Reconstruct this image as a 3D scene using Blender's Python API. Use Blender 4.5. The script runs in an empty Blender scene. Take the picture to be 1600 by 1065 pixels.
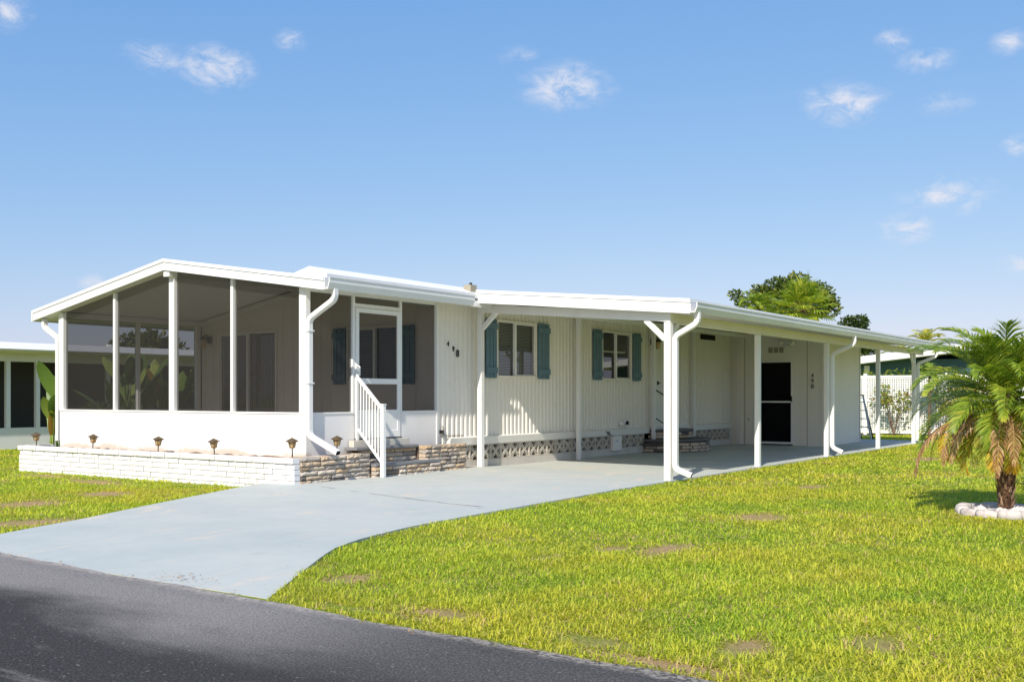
import bpy, math, random
import numpy as np
from mathutils import Vector, Matrix
R = math.radians
random.seed(7); rnd0 = random.Random(3); rng = np.random.default_rng(11)
SC = bpy.context.scene
COL = SC.collection

# ---------------------------------------------------------------- camera, sky, sun, exposure
F_PX, HY, CAM_H = 1640.0, 617.0, 1.2            # focal length and horizon row of the 1600 px photograph
CAM = Vector((-10.012, -10.263, CAM_H))
FW = Vector((0.82302, 0.56801, 0)); RT = Vector((0.56801, -0.82302, 0))
cd = bpy.data.cameras.new('camera'); co = bpy.data.objects.new('camera', cd); COL.objects.link(co)
co.location = CAM; co.rotation_euler = (R(90), 0, math.atan2(-FW.x, FW.y))
cd.sensor_width = 36; cd.sensor_fit = 'HORIZONTAL'; cd.lens = 36 * F_PX / 1600
cd.shift_y = (HY - 532.5) / 1600; cd.clip_start = 0.1; cd.clip_end = 3000
SC.camera = co
def ray(px, py): return (RT * ((px - 800) / F_PX) + FW + Vector((0, 0, (HY - py) / F_PX)))
def onz(px, py, z=0.0):
    d = ray(px, py); return CAM + d * ((z - CAM.z) / d.z)

SUN_EL, SUN_PHI = R(40), R(15)                    # shadows run along +x, turned towards +y
S = Vector((-math.cos(SUN_PHI) * math.cos(SUN_EL), -math.sin(SUN_PHI) * math.cos(SUN_EL), math.sin(SUN_EL)))
ld = bpy.data.lights.new('sun', 'SUN'); ld.energy = 5.0; ld.angle = R(0.53); ld.color = (1.0, 0.93, 0.82)
lo = bpy.data.objects.new('sun', ld); COL.objects.link(lo); lo.rotation_euler = S.to_track_quat('Z', 'Y').to_euler()
lo.location = (-20, -10, 30)

W = bpy.data.worlds.new('World'); SC.world = W; W.use_nodes = True
nt = W.node_tree; nt.nodes.clear()
def wn(t, **k):
    n = nt.nodes.new(t)
    for a, b in k.items(): setattr(n, a, b)
    return n
sky = wn('ShaderNodeTexSky', sky_type='NISHITA', sun_disc=False)
sky.sun_elevation = SUN_EL; sky.sun_rotation = math.atan2(S.x, S.y); sky.altitude = 0
sky.air_density = 1.0; sky.dust_density = 0.6; sky.ozone_density = 1.6
hsep = wn('ShaderNodeSeparateColor'); hs = wn('ShaderNodeCombineColor'); nt.links.new(sky.outputs[0], hsep.inputs[0])
for i, (k, ref, g) in enumerate(((1.333, 1.65, .9), (2.75, 2.70, .58), (5.2, 4.43, .30))):      # film response to the sky: gentler gradient
    d = wn('ShaderNodeMath', operation='DIVIDE'); d.inputs[1].default_value = ref; nt.links.new(hsep.outputs[i], d.inputs[0])
    p = wn('ShaderNodeMath', operation='POWER'); p.inputs[1].default_value = g; nt.links.new(d.outputs[0], p.inputs[0])
    q = wn('ShaderNodeMath', operation='MULTIPLY'); q.inputs[1].default_value = k; nt.links.new(p.outputs[0], q.inputs[0]); nt.links.new(q.outputs[0], hs.inputs[i])
tc = wn('ShaderNodeTexCoord')
nz = wn('ShaderNodeTexNoise'); nz.inputs['Scale'].default_value = 34; nz.inputs['Detail'].default_value = 6; nz.inputs['Roughness'].default_value = 0.68; nz.inputs['Distortion'].default_value = .5
nmp = wn('ShaderNodeMapping'); nmp.inputs['Scale'].default_value = (1, 1, 1.9); nt.links.new(tc.outputs['Generated'], nmp.inputs['Vector']); nt.links.new(nmp.outputs[0], nz.inputs['Vector'])
def wmath(op, a, b=None, clamp=False):
    n = wn('ShaderNodeMath', operation=op, use_clamp=clamp)
    for i, q in enumerate((a, b)):
        if q is None: continue
        if isinstance(q, (int, float)): n.inputs[i].default_value = q
        else: nt.links.new(q, n.inputs[i])
    return n.outputs[0]
def wdot(v):
    n = wn('ShaderNodeVectorMath', operation='DOT_PRODUCT'); n.inputs[1].default_value = v
    nt.links.new(tc.outputs['Generated'], n.inputs[0]); return n.outputs['Value']
# small fair-weather clouds: direction in the sky, half-width, half-height, strength
CL = [(336, 106, 44, 24, 1.0), (246, 92, 46, 20, .62), (454, 64, 20, 13, .75), (886, 134, 54, 26, .95), (806, 88, 27, 12, .6),
      (1400, 62, 24, 15, .7), (1449, 95, 34, 14, .8), (1578, 65, 24, 15, .75), (1322, 162, 42, 24, .95), (1275, 150, 30, 12, .5), (1482, 303, 54, 20, .9),
      (1508, 318, 20, 14, .8), (1416, 358, 34, 20, .9), (1595, 228, 22, 14, .8), (1476, 160, 40, 16, .5), (146, 441, 17, 11, .8), (10, 18, 28, 22, .8),
      (1594, 412, 24, 12, .8), 
      # the same kind of clouds outside the frame
      (-300, 150, 60, 25, .9), (1900, 120, 60, 25, .9), (2100, 330, 50, 20, .9), (500, -300, 70, 30, .9), (1300, -420, 80, 30, .9), (-700, 330, 60, 22, .9)]
tot = None
for (px, py, sx, sy, k) in CL:
    c = ray(px, py); ln = c.length; c = c / ln
    r_ = c.cross(Vector((0, 0, 1))).normalized(); u_ = r_.cross(c)
    mp = wn('ShaderNodeMapping', vector_type='TEXTURE'); mp.inputs['Location'].default_value = c
    mp.inputs['Rotation'].default_value = Matrix((r_, u_, -c)).transposed().to_euler()
    mp.inputs['Scale'].default_value = (sx / (.8 * F_PX * ln), sy / (.8 * F_PX * ln), .25)
    nt.links.new(tc.outputs['Generated'], mp.inputs['Vector'])
    le = wn('ShaderNodeVectorMath', operation='LENGTH'); nt.links.new(mp.outputs[0], le.inputs[0])
    mr_ = wn('ShaderNodeMapRange'); mr_.inputs['From Min'].default_value = 0; mr_.inputs['From Max'].default_value = 1.61; mr_.inputs['To Min'].default_value = k * .86; mr_.inputs['To Max'].default_value = 0
    nt.links.new(le.outputs['Value'], mr_.inputs['Value']); m = mr_.outputs[0]
    tot = m if tot is None else wmath('MAXIMUM', tot, m)
nn = wmath('SUBTRACT', nz.outputs[0], .5)
pre = wmath('ADD', tot, wmath('MULTIPLY', wmath('MULTIPLY', nn, 4.4), wmath('MULTIPLY', tot, 1.0)))
ramp = wn('ShaderNodeMapRange', interpolation_type='SMOOTHSTEP'); ramp.inputs['From Min'].default_value = .12; ramp.inputs['From Max'].default_value = 1.15
nt.links.new(pre, ramp.inputs['Value'])
mx = wn('ShaderNodeMix', data_type='RGBA'); mx.inputs['B'].default_value = (5.3, 5.4, 6.0, 1)
nt.links.new(wmath('MULTIPLY', ramp.outputs[0], .9), mx.inputs['Factor']); nt.links.new(hs.outputs[0], mx.inputs['A'])
bg = wn('ShaderNodeBackground'); bg.inputs['Strength'].default_value = 0.135
wo = wn('ShaderNodeOutputWorld'); nt.links.new(mx.outputs['Result'], bg.inputs['Color']); nt.links.new(bg.outputs[0], wo.inputs['Surface'])
vs = SC.view_settings; vs.view_transform = 'Standard'; vs.look = 'None'; vs.exposure = 0.15; vs.gamma = 1; vs.use_curve_mapping = False
SC.cycles.transparent_max_bounces = 16; SC.cycles.max_bounces = 6; SC.cycles.diffuse_bounces = 3; SC.cycles.glossy_bounces = 3

# ---------------------------------------------------------------- materials
MATS = {}
class NT:
    def __init__(s, name):
        s.m = bpy.data.materials.new(name); s.m.use_nodes = True; s.t = s.m.node_tree
        s.b = s.t.nodes['Principled BSDF']; s.out = s.t.nodes['Material Output']; s.o = None; MATS[name] = s.m
    def n(s, t, **k):
        q = s.t.nodes.new(t)
        for a, b in k.items(): setattr(q, a, b)
        return q
    def link(s, a, b): s.t.links.new(a, b)
    def coord(s, scale=(1, 1, 1), obj=False):
        if s.o is None: s.o = s.n('ShaderNodeNewGeometry')
        src = s.o.outputs['Position']
        if obj: src = s.n('ShaderNodeTexCoord').outputs['Object']
        mp = s.n('ShaderNodeMapping'); mp.inputs['Scale'].default_value = scale; s.link(src, mp.inputs['Vector']); return mp.outputs[0]
    def noise(s, sc, det=4, rough=.55, scale=(1, 1, 1), dist=0):
        q = s.n('ShaderNodeTexNoise'); q.inputs['Scale'].default_value = sc; q.inputs['Detail'].default_value = det
        q.inputs['Roughness'].default_value = rough; q.inputs['Distortion'].default_value = dist
        s.link(s.coord(scale), q.inputs['Vector']); return q.outputs[0]
    def ramp(s, v, stops):
        q = s.n('ShaderNodeValToRGB'); e = q.color_ramp.elements
        while len(e) < len(stops): e.new(.5)
        for i, (p, c) in enumerate(stops):
            e[i].position = p; e[i].color = (*c, 1) if len(c) == 3 else c
        s.link(v, q.inputs[0]); return q.outputs[0]
    def mr(s, v, a, b, c=0, d=1):
        q = s.n('ShaderNodeMapRange', interpolation_type='SMOOTHSTEP')
        for k, x in zip(('From Min', 'From Max', 'To Min', 'To Max'), (a, b, c, d)): q.inputs[k].default_value = x
        s.link(v, q.inputs['Value']); return q.outputs[0]
    def mix(s, f, a, b, mode='MIX'):
        q = s.n('ShaderNodeMix', data_type='RGBA', blend_type=mode)
        for k, x in (('Factor', f), ('A', a), ('B', b)):
            if isinstance(x, (int, float)): q.inputs[k].default_value = x
            elif isinstance(x, tuple): q.inputs[k].default_value = (*x, 1)
            else: s.link(x, q.inputs[k])
        return q.outputs['Result']
    def math(s, op, a, b=0.0):
        q = s.n('ShaderNodeMath', operation=op)
        for i, x in enumerate((a, b)):
            if isinstance(x, (int, float)): q.inputs[i].default_value = x
            else: s.link(x, q.inputs[i])
        return q.outputs[0]
    def rand(s): return s.n('ShaderNodeObjectInfo').outputs['Random']
    def attr(s, name): return s.n('ShaderNodeAttribute', attribute_name=name).outputs['Fac']
    def base(s, c):
        if isinstance(c, tuple): s.b.inputs['Base Color'].default_value = (*c, 1)
        else: s.link(c, s.b.inputs['Base Color'])
        return s
    def rough(s, r, spec=.4, metal=0):
        if isinstance(r, (int, float)): s.b.inputs['Roughness'].default_value = r
        else: s.link(r, s.b.inputs['Roughness'])
        s.b.inputs['Specular IOR Level'].default_value = spec; s.b.inputs['Metallic'].default_value = metal; return s
    def bump(s, h, st=.3, d=.01):
        q = s.n('ShaderNodeBump'); q.inputs['Strength'].default_value = st; q.inputs['Distance'].default_value = d
        s.link(h, q.inputs['Height']); s.link(q.outputs[0], s.b.inputs['Normal']); return s

def paint(name, col, dirt=.12, rough=.45, dcol=None, sc=1.3, spec=.35):
    s = NT(name)
    n1 = s.noise(sc, 5, .6, (1, 1, .45)); n2 = s.noise(14, 4, .6)
    dc = dcol or tuple(c * .72 for c in col)
    f = s.math('MULTIPLY', s.mr(n1, .42, .78), dirt * 2.2)
    c = s.mix(f, col, dc); c = s.mix(s.math('MULTIPLY', s.mr(n2, .5, .75), dirt), c, tuple(x * .8 for x in col))
    s.base(c).rough(s.mr(n2, .2, .8, rough - .1, rough + .15), spec).bump(s.noise(60, 3), .08, .004); return s.m
paint('white_metal', (.82, .81, .78), .13, .45, (.66, .63, .57), 2.2)
paint('white_roof', (.82, .82, .81), .06, .42)
paint('gutter_white', (.80, .79, .77), .16, .42, (.62, .60, .56), 1.8)
paint('stucco', (.80, .785, .77), .10, .75, (.66, .60, .52))
s = NT('stucco_base')       # front knee wall: soil splashed up along its foot
z_ = s.n('ShaderNodeSeparateXYZ'); s.link(s.coord(), z_.inputs[0])
f = s.mr(s.math('ADD', z_.outputs['Z'], s.math('MULTIPLY', s.math('SUBTRACT', s.noise(1.7, 7, .7), .5), .34)), .45, .37)
c = s.mix(s.math('MULTIPLY', s.mr(s.noise(1.3, 5, .6, (1, 1, .5)), .45, .8), .22), (.80, .785, .77), (.66, .60, .54))
c = s.mix(s.math('MULTIPLY', f, .62), c, (.48, .37, .25)); s.base(c).rough(.75, .3).bump(s.noise(45, 4), .15, .006)
paint('siding', (.81, .768, .69), .12, .5, (.70, .65, .56))
paint('shed_panel', (.82, .78, .69), .10, .55)
paint('trim', (.80, .77, .70), .10, .5)
paint('ceiling', (.78, .765, .73), .08, .6)
paint('inner_wall', (.78, .70, .62), .08, .6)
paint('teal', (.105, .185, .235), .25, .55, (.135, .22, .265))
paint('teal_shadow', (.02, .04, .05), .1, .7)
paint('block_cement', (.56, .51, .43), .25, .85, (.36, .31, .25), 3)
paint('cement', (.60, .56, .49), .25, .9, (.42, .37, .30), 2.5)
paint('neighbour_teal', (.055, .125, .135), .1, .6)
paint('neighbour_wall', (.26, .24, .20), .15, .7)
paint('dark_metal', (.018, .016, .014), .1, .45)
paint('bronze', (.11, .075, .04), .3, .4)
paint('amber_glass', (.50, .34, .16), .25, .3)
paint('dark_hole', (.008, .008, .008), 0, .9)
paint('blind', (.42, .41, .39), .05, .6)
paint('slate', (.12, .12, .125), .3, .55)
paint('tread', (.22, .225, .23), .3, .6, (.16, .16, .17))
paint('ladder_metal', (.45, .52, .58), .2, .35)
paint('vent_tan', (.36, .32, .24), .15, .7)
paint('fish_black', (.02, .02, .018), .1, .6)

s = NT('soil'); c = s.ramp(s.noise(9, 6, .7), [(.3, (.10, .055, .03)), (.55, (.24, .15, .085)), (.8, (.36, .25, .16))]); s.base(c).rough(.95, .1).bump(s.noise(40, 5), .6, .02)

s = NT('white_brick'); r = s.rand()
c = s.mix(s.math('MULTIPLY', s.mr(s.noise(18, 5, .7), .5, .75), .35), (.80, .79, .78), (.52, .47, .42))
c = s.mix(s.math('MULTIPLY', r, .22), c, (.62, .59, .56)); s.base(c).rough(.7, .25).bump(s.noise(45, 5, .7), .55, .012)
s = NT('mortar'); s.base(s.mix(s.mr(s.noise(25, 4), .4, .6), (.34, .30, .27), (.15, .12, .10))).rough(.95, .1)
s = NT('dark_mortar'); s.base((.16, .12, .09)).rough(.95, .1)
s = NT('split_stone'); r = s.rand()
c = s.ramp(r, [(0, (.66, .55, .42)), (.25, (.58, .42, .27)), (.45, (.70, .62, .53)), (.66, (.48, .42, .36)), (.76, (.12, .11, .105)), (.84, (.14, .13, .12)), (.88, (.64, .46, .28)), (1, (.72, .64, .54))])
c = s.mix(s.mr(s.noise(22, 5, .7), .54, .74), c, (.14, .10, .08)); c = s.mix(s.math('MULTIPLY', s.mr(s.noise(30, 5, .7), .55, .7), .6), c, (.68, .62, .54))
s.base(c).rough(.85, .2).bump(s.noise(38, 6, .75), .9, .025)

s = NT('concrete_blue')     # painted driveway, worn
n1 = s.noise(.7, 6, .65); n2 = s.noise(1.5, 5, .65, (.55, 1.7, 1), .6); n3 = s.noise(60, 4, .7); n4 = s.noise(.28, 3, .5)
c = s.mix(s.mr(n1, .3, .75), (.505, .522, .480), (.395, .435, .415))
c = s.mix(s.math('MULTIPLY', s.mr(n4, .35, .7), .5), c, (.545, .550, .50))
wear = s.mr(n2, .575, .65); wear = s.math('MULTIPLY', wear, s.mr(s.noise(9, 4, .6), .35, .6))
c = s.mix(s.math('MULTIPLY', wear, .75), c, (.66, .55, .43))
c = s.mix(s.math('MULTIPLY', s.mr(s.noise(3, 6, .7, (.5, 1.4, 1)), .56, .72), .38), c, (.32, .35, .34))
spk = s.mr(s.noise(26, 2, .5), .74, .78); c = s.mix(s.math('MULTIPLY', spk, .5), c, (.24, .24, .24))
s.base(c).rough(s.mr(n1, .3, .7, .5, .75), .3).bump(n3, .25, .006)

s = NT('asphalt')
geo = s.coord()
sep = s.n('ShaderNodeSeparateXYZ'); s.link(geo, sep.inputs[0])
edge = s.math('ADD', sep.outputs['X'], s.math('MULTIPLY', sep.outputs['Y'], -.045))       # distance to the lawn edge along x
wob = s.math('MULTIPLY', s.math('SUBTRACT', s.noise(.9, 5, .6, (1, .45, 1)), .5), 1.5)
paler = s.mr(s.math('ADD', edge, wob), -6.62, -6.05)  # paler tone towards the lawn edge, outline broken by noise
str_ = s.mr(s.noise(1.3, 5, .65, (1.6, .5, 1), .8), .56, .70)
paler = s.math('MULTIPLY', s.math('MAXIMUM', paler, s.math('MULTIPLY', str_, .75)), s.mr(sep.outputs['Y'], -7.4, -5.6, .22, 1.0))
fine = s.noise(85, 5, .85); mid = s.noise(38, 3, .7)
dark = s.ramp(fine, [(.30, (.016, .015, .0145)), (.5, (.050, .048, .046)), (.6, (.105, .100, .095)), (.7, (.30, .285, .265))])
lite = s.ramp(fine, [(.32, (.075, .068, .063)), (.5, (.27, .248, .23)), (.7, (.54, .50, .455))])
c = s.mix(paler, dark, lite)
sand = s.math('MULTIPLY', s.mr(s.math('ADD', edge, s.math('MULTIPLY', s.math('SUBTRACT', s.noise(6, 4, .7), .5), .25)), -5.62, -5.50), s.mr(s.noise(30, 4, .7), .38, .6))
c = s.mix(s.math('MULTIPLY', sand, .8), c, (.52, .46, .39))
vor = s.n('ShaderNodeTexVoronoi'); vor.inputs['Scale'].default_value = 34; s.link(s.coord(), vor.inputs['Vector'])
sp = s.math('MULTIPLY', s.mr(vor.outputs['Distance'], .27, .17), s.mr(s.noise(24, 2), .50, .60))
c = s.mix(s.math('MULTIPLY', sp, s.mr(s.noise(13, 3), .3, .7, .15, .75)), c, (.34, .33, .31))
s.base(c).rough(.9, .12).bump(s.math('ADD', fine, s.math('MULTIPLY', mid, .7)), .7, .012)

s = NT('lawn_soil')
n1 = s.noise(.55, 5, .6); n2 = s.noise(6, 6, .7); n3 = s.noise(70, 4, .75)
g = s.ramp(n3, [(.25, (.10, .14, .02)), (.5, (.27, .34, .045)), (.75, (.46, .50, .08))])
st = s.ramp(n3, [(.25, (.22, .13, .06)), (.5, (.52, .34, .18)), (.8, (.74, .56, .34))])
c = s.mix(s.mr(s.math('ADD', s.math('MULTIPLY', n1, .6), s.math('MULTIPLY', n2, .4)), .50, .60), g, st); c = s.mix(s.attr('bare'), c, st)
s.base(c).rough(.95, .1).bump(n3, .9, .03)

def leafmat(name, stops, transl=.35, rough=.5, patch=None, dryattr=False, spec=.3):
    s = NT(name)
    c = s.ramp(s.attr('tint'), stops)
    if patch: c = s.mix(s.mr(s.noise(patch[0], 4, .6), .42, .62), c, s.mix(.55, c, patch[1]))
    if dryattr: c = s.mix(s.attr('dry'), c, (.62, .45, .22))
    s.base(c).rough(rough, spec)
    tr = s.n('ShaderNodeBsdfTranslucent'); s.link(s.mix(1.0, c, (1.25, 1.3, .8), 'MULTIPLY'), tr.inputs['Color'])
    ms = s.n('ShaderNodeMixShader'); ms.inputs[0].default_value = transl
    s.link(s.b.outputs[0], ms.inputs[1]); s.link(tr.outputs[0], ms.inputs[2]); s.link(ms.outputs[0], s.out.inputs['Surface']); return s.m
leafmat('grass', [(0, (.20, .33, .028)), (.35, (.40, .51, .042)), (.7, (.62, .64, .056)), (.88, (.75, .68, .11)), (1, (.72, .60, .24))], .45, .5, (.45, (.64, .56, .06)), True)
leafmat('palm_leaf', [(0, (.09, .17, .018)), (.45, (.26, .36, .035)), (.72, (.52, .52, .06)), (.86, (.74, .42, .045)), (1, (.55, .22, .05))], .4, .38, None, False, .5)
leafmat('dead_frond', [(0, (.18, .085, .04)), (.5, (.36, .19, .085)), (1, (.58, .38, .20))], .15, .8)
leafmat('tree_leaf', [(0, (.02, .045, .010)), (.4, (.07, .11, .015)), (.75, (.19, .22, .03)), (1, (.34, .32, .06))], .3, .5)
leafmat('paddle_leaf', [(0, (.07, .13, .03)), (.5, (.20, .30, .06)), (.85, (.40, .45, .10)), (1, (.55, .28, .08))], .3, .4)
leafmat('hedge_leaf', [(0, (.05, .10, .015)), (.45, (.16, .22, .025)), (.8, (.35, .36, .05)), (1, (.28, .07, .05))], .3, .5)
s = NT('bark'); c = s.ramp(s.noise(16, 5, .7, (1, 1, .35)), [(.3, (.08, .05, .035)), (.6, (.22, .14, .09)), (.8, (.40, .28, .19))]); s.base(c).rough(.9, .15).bump(s.noise(24, 5), .8, .02)
s = NT('boot'); r = s.attr('tint'); c = s.ramp(r, [(0, (.10, .05, .03)), (.5, (.28, .15, .08)), (1, (.55, .37, .24))]); s.base(c).rough(.9, .15).bump(s.noise(60, 4), .5, .01)
s = NT('bed_stone'); c = s.mix(s.mr(s.noise(20, 5, .7), .45, .7), (.72, .66, .62), (.36, .32, .30)); c = s.mix(s.rand(), c, (.62, .58, .56)); s.base(c).rough(.85, .2).bump(s.noise(40, 4), .5, .01)
s = NT('bed_edge'); c = s.mix(s.mr(s.noise(9, 5, .7), .5, .75), (.56, .51, .49), (.36, .28, .25)); s.base(c).rough(.8, .2).bump(s.noise(50, 4), .4, .008)

s = NT('screen_mesh')      # woven fibreglass: part light passes, part is scattered by the threads
tp = s.n('ShaderNodeBsdfTransparent'); df = s.n('ShaderNodeBsdfDiffuse'); df.inputs['Color'].default_value = (.036, .034, .031, 1)
ms = s.n('ShaderNodeMixShader'); ms.inputs[0].default_value = .57
s.link(tp.outputs[0], ms.inputs[1]); s.link(df.outputs[0], ms.inputs[2]); s.link(ms.outputs[0], s.out.inputs['Surface'])
s = NT('dark_screen'); tp = s.n('ShaderNodeBsdfTransparent'); df = s.n('ShaderNodeBsdfDiffuse'); df.inputs['Color'].default_value = (.012, .012, .014, 1)
ms = s.n('ShaderNodeMixShader'); ms.inputs[0].default_value = .8
s.link(tp.outputs[0], ms.inputs[1]); s.link(df.outputs[0], ms.inputs[2]); s.link(ms.outputs[0], s.out.inputs['Surface'])
s = NT('window_glass'); tp = s.n('ShaderNodeBsdfTransparent'); tp.inputs['Color'].default_value = (.72, .75, .75, 1)
gl = s.n('ShaderNodeBsdfGlossy'); gl.inputs['Roughness'].default_value = .02; lw = s.n('ShaderNodeLayerWeight'); lw.inputs['Blend'].default_value = .5
fr = s.math('ADD', s.math('MULTIPLY', s.math('POWER', lw.outputs['Facing'], 4.0), .85), .09)
ms = s.n('ShaderNodeMixShader'); s.link(fr, ms.inputs[0]); s.link(tp.outputs[0], ms.inputs[1]); s.link(gl.outputs[0], ms.inputs[2]); s.link(ms.outputs[0], s.out.inputs['Surface'])

# ---------------------------------------------------------------- mesh helpers
WM = {}                                            # world translation of every parent
def parent(o, p):
    if p is not None:
        o.parent = p; o.matrix_parent_inverse = Matrix.Translation(-WM.get(p.name, Vector((0, 0, 0))))
def reg(o, p=None, loc=(0, 0, 0)):
    COL.objects.link(o); o.location = loc; WM[o.name] = Vector(loc); parent(o, p); return o
def thing(name, label, cat, loc=(0, 0, 0), group=None):
    o = bpy.data.objects.new(name, None); o.empty_display_size = .2; reg(o, None, loc); return tag(o, label, cat, group)
def tag(o, label, cat=None, group=None, kind=None):
    if label: o['label'] = label
    if cat: o['category'] = cat
    if group: o['group'] = group
    if kind: o['kind'] = kind
    return o
class MB:
    def __init__(s): s.v = []; s.f = []; s.t = []
    def add(s, vs, fs, tint=None):
        o = len(s.v); s.v += [tuple(p) for p in vs]; s.f += [tuple(i + o for i in q) for q in fs]
        if tint is not None: s.t += [tint] * len(vs)
        return s
    def box(s, x0, y0, z0, x1, y1, z1):
        if x0 > x1: x0, x1 = x1, x0
        if y0 > y1: y0, y1 = y1, y0
        if z0 > z1: z0, z1 = z1, z0
        return s.add([(x0, y0, z0), (x1, y0, z0), (x1, y1, z0), (x0, y1, z0), (x0, y0, z1), (x1, y0, z1), (x1, y1, z1), (x0, y1, z1)],
                     [(0, 3, 2, 1), (4, 5, 6, 7), (0, 1, 5, 4), (1, 2, 6, 5), (2, 3, 7, 6), (3, 0, 4, 7)])
    def prism(s, poly, axis, a, b):
        """poly: 2-D points; axis 'x': (y,z), 'y': (x,z), 'z': (x,y)"""
        def P(p, t): return {'x': (t, p[0], p[1]), 'y': (p[0], t, p[1]), 'z': (p[0], p[1], t)}[axis]
        n = len(poly)
        return s.add([P(p, a) for p in poly] + [P(p, b) for p in poly],
                     [tuple(range(n)), tuple(range(2 * n - 1, n - 1, -1))] + [(i, i + n, (i + 1) % n + n, (i + 1) % n) for i in range(n)])
    def bar(s, p, q, w, h, up=(0, 0, 1)):
        p = Vector(p); q = Vector(q); d = (q - p).normalized(); up = Vector(up)
        r = d.cross(up)
        if r.length < 1e-4: r = d.cross(Vector((1, 0, 0)))
        r.normalize(); u = r.cross(d)
        vs = [c + r * a * w / 2 + u * b * h / 2 for c in (p, q) for a, b in ((-1, -1), (1, -1), (1, 1), (-1, 1))]
        return s.add(vs, [(0, 1, 2, 3), (7, 6, 5, 4), (0, 4, 5, 1), (1, 5, 6, 2), (2, 6, 7, 3), (3, 7, 4, 0)])
    def tube(s, pts, rad, n=8, rect=None, up=(1, 0, 0), closed=True):
        """sweep a round (or rect = (w,h)) section along pts; rad number or list"""
        pts = [Vector(p) for p in pts]; m = len(pts); rings = []
        for i, p in enumerate(pts):
            d = (pts[min(i + 1, m - 1)] - pts[max(i - 1, 0)]).normalized()
            r = Vector(up) - d * d.dot(Vector(up))
            if r.length < 1e-3: r = Vector((0, 1, 0)) - d * d.y
            r.normalize(); u = d.cross(r)
            k = rad[i] if isinstance(rad, (list, tuple)) else rad
            if rect: ring = [p + r * a * rect[0] / 2 + u * b * rect[1] / 2 for a, b in ((-1, -.7), (-.8, -1), (.8, -1), (1, -.7), (1, .7), (.8, 1), (-.8, 1), (-1, .7))]
            else: ring = [p + (r * math.cos(t) + u * math.sin(t)) * k for t in [2 * math.pi * j / n for j in range(n)]]
            rings.append(ring)
        n = len(rings[0]); fs = []
        for i in range(m - 1):
            for j in range(n): fs.append((i * n + j, i * n + (j + 1) % n, (i + 1) * n + (j + 1) % n, (i + 1) * n + j))
        if closed: fs += [tuple(range(n - 1, -1, -1)), tuple((m - 1) * n + j for j in range(n))]
        return s.add([v for r in rings for v in r], fs)
    def lathe(s, prof, c=(0, 0, 0), n=12):
        vs = []; fs = []
        for (r, z) in prof:
            for j in range(n):
                t = 2 * math.pi * j / n; vs.append((c[0] + r * math.cos(t), c[1] + r * math.sin(t), c[2] + z))
        for i in range(len(prof) - 1):
            for j in range(n): fs.append((i * n + j, i * n + (j + 1) % n, (i + 1) * n + (j + 1) % n, (i + 1) * n + j))
        fs += [tuple(range(n - 1, -1, -1)), tuple((len(prof) - 1) * n + j for j in range(n))]
        return s.add(vs, fs)
    def mesh(s, name, mat, smooth=False):
        me = bpy.data.meshes.new(name); me.from_pydata(s.v, [], s.f)
        if s.t and len(s.t) == len(s.v):
            a = me.attributes.new('tint', 'FLOAT', 'POINT'); a.data.foreach_set('value', np.array(s.t, dtype=np.float32))
        if mat: me.materials.append(MATS[mat])
        if smooth: me.polygons.foreach_set('use_smooth', [True] * len(me.polygons))
        me.update(); return me
    def build(s, name, mat, p=None, smooth=False, bevel=0, local=False):
        o = bpy.data.objects.new(name, s.mesh(name, mat, smooth)); COL.objects.link(o)
        WM[o.name] = Vector((0, 0, 0))
        if local: o.parent = p
        else: parent(o, p)
        if bevel:
            b = o.modifiers.new('bevel', 'BEVEL'); b.width = bevel; b.segments = 2; b.limit_method = 'ANGLE'; b.angle_limit = R(40); b.harden_normals = False
        return o
def box(name, mat, p, *c, bevel=0): return MB().box(*c).build(name, mat, p, bevel=bevel)
def cl(t): return max(0.0, min(1.0, t))
def place(name, me, p, loc, rot=(0, 0, 0), sc=(1, 1, 1)):
    o = bpy.data.objects.new(name, me); reg(o, p, loc); o.rotation_euler = rot; o.scale = sc; return o

# ---------------------------------------------------------------- ground, road, driveway
GZ = -.024
def gz(x, y): return .06 * cl((y + 3.2) / 2.6) * cl((x + 4) / 3) * cl((4.8 - x) / 1.5)
def road_x(y): return -5.58 + .045 * (y + 2.35) + .012 * math.sin(y * 5.1) + .015 * math.sin(y * 2.3 + 1) + .008 * math.sin(y * 13)
DL = [(-5.75, -1.66), (-5.01, -1.39), (-4.57, -1.25), (-3.29, -.76), (-2.17, -.38), (-.9, .05), (-.6, .12), (14.2, .12), (14.3, .12), (19, .12)]
DR = [(-5.75, -5.54), (-4.96, -5.03), (-4.06, -4.45), (-3.54, -4.24), (-2.64, -4.04), (-1.31, -3.94), (-.17, -3.88), (1.83, -3.76), (3.4, -3.74), (6.9, -3.70), (10.5, -3.69), (14.1, -3.69), (19, -3.72)]
def interp(T, x):
    if x <= T[0][0]: return T[0][1]
    for (a, b), (c, d) in zip(T, T[1:]):
        if x <= c: return b + (d - b) * (x - a) / (c - a)
    return T[-1][1]
def on_slab(x, y): return -5.75 < x < 18.9 and interp(DR, x) < y < interp(DL, x)
PATCH = [(.02, -6.37, .36, .26), (-2.5, -6.56, .42, .16), (-2.75, -6.2, .2, .08), (-4.9, -5.42, .22, .14), (3.75, -5.63, .35, .2), (-4.77, -8.81, .2, .14), (-5.2, -8.3, .22, .10), (-1.17, 2.97, .25, .7),
         (-4.38, -.75, .45, .3), (-3.39, -6.0, .16, .1), (-2.2, 1.2, .3, .4), (-1.0, 4.6, .18, .6), (-5.4, -6.6, .10, .25), (-3.4, .9, .4, .4), (-.72, 1.6, .10, .9),
         (-5.5, -7.6, .10, .22), (-5.6, -6.2, .06, .5), (-5.7, -8.1, .06, .5), (11, -5.4, .7, .25)]
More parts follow.
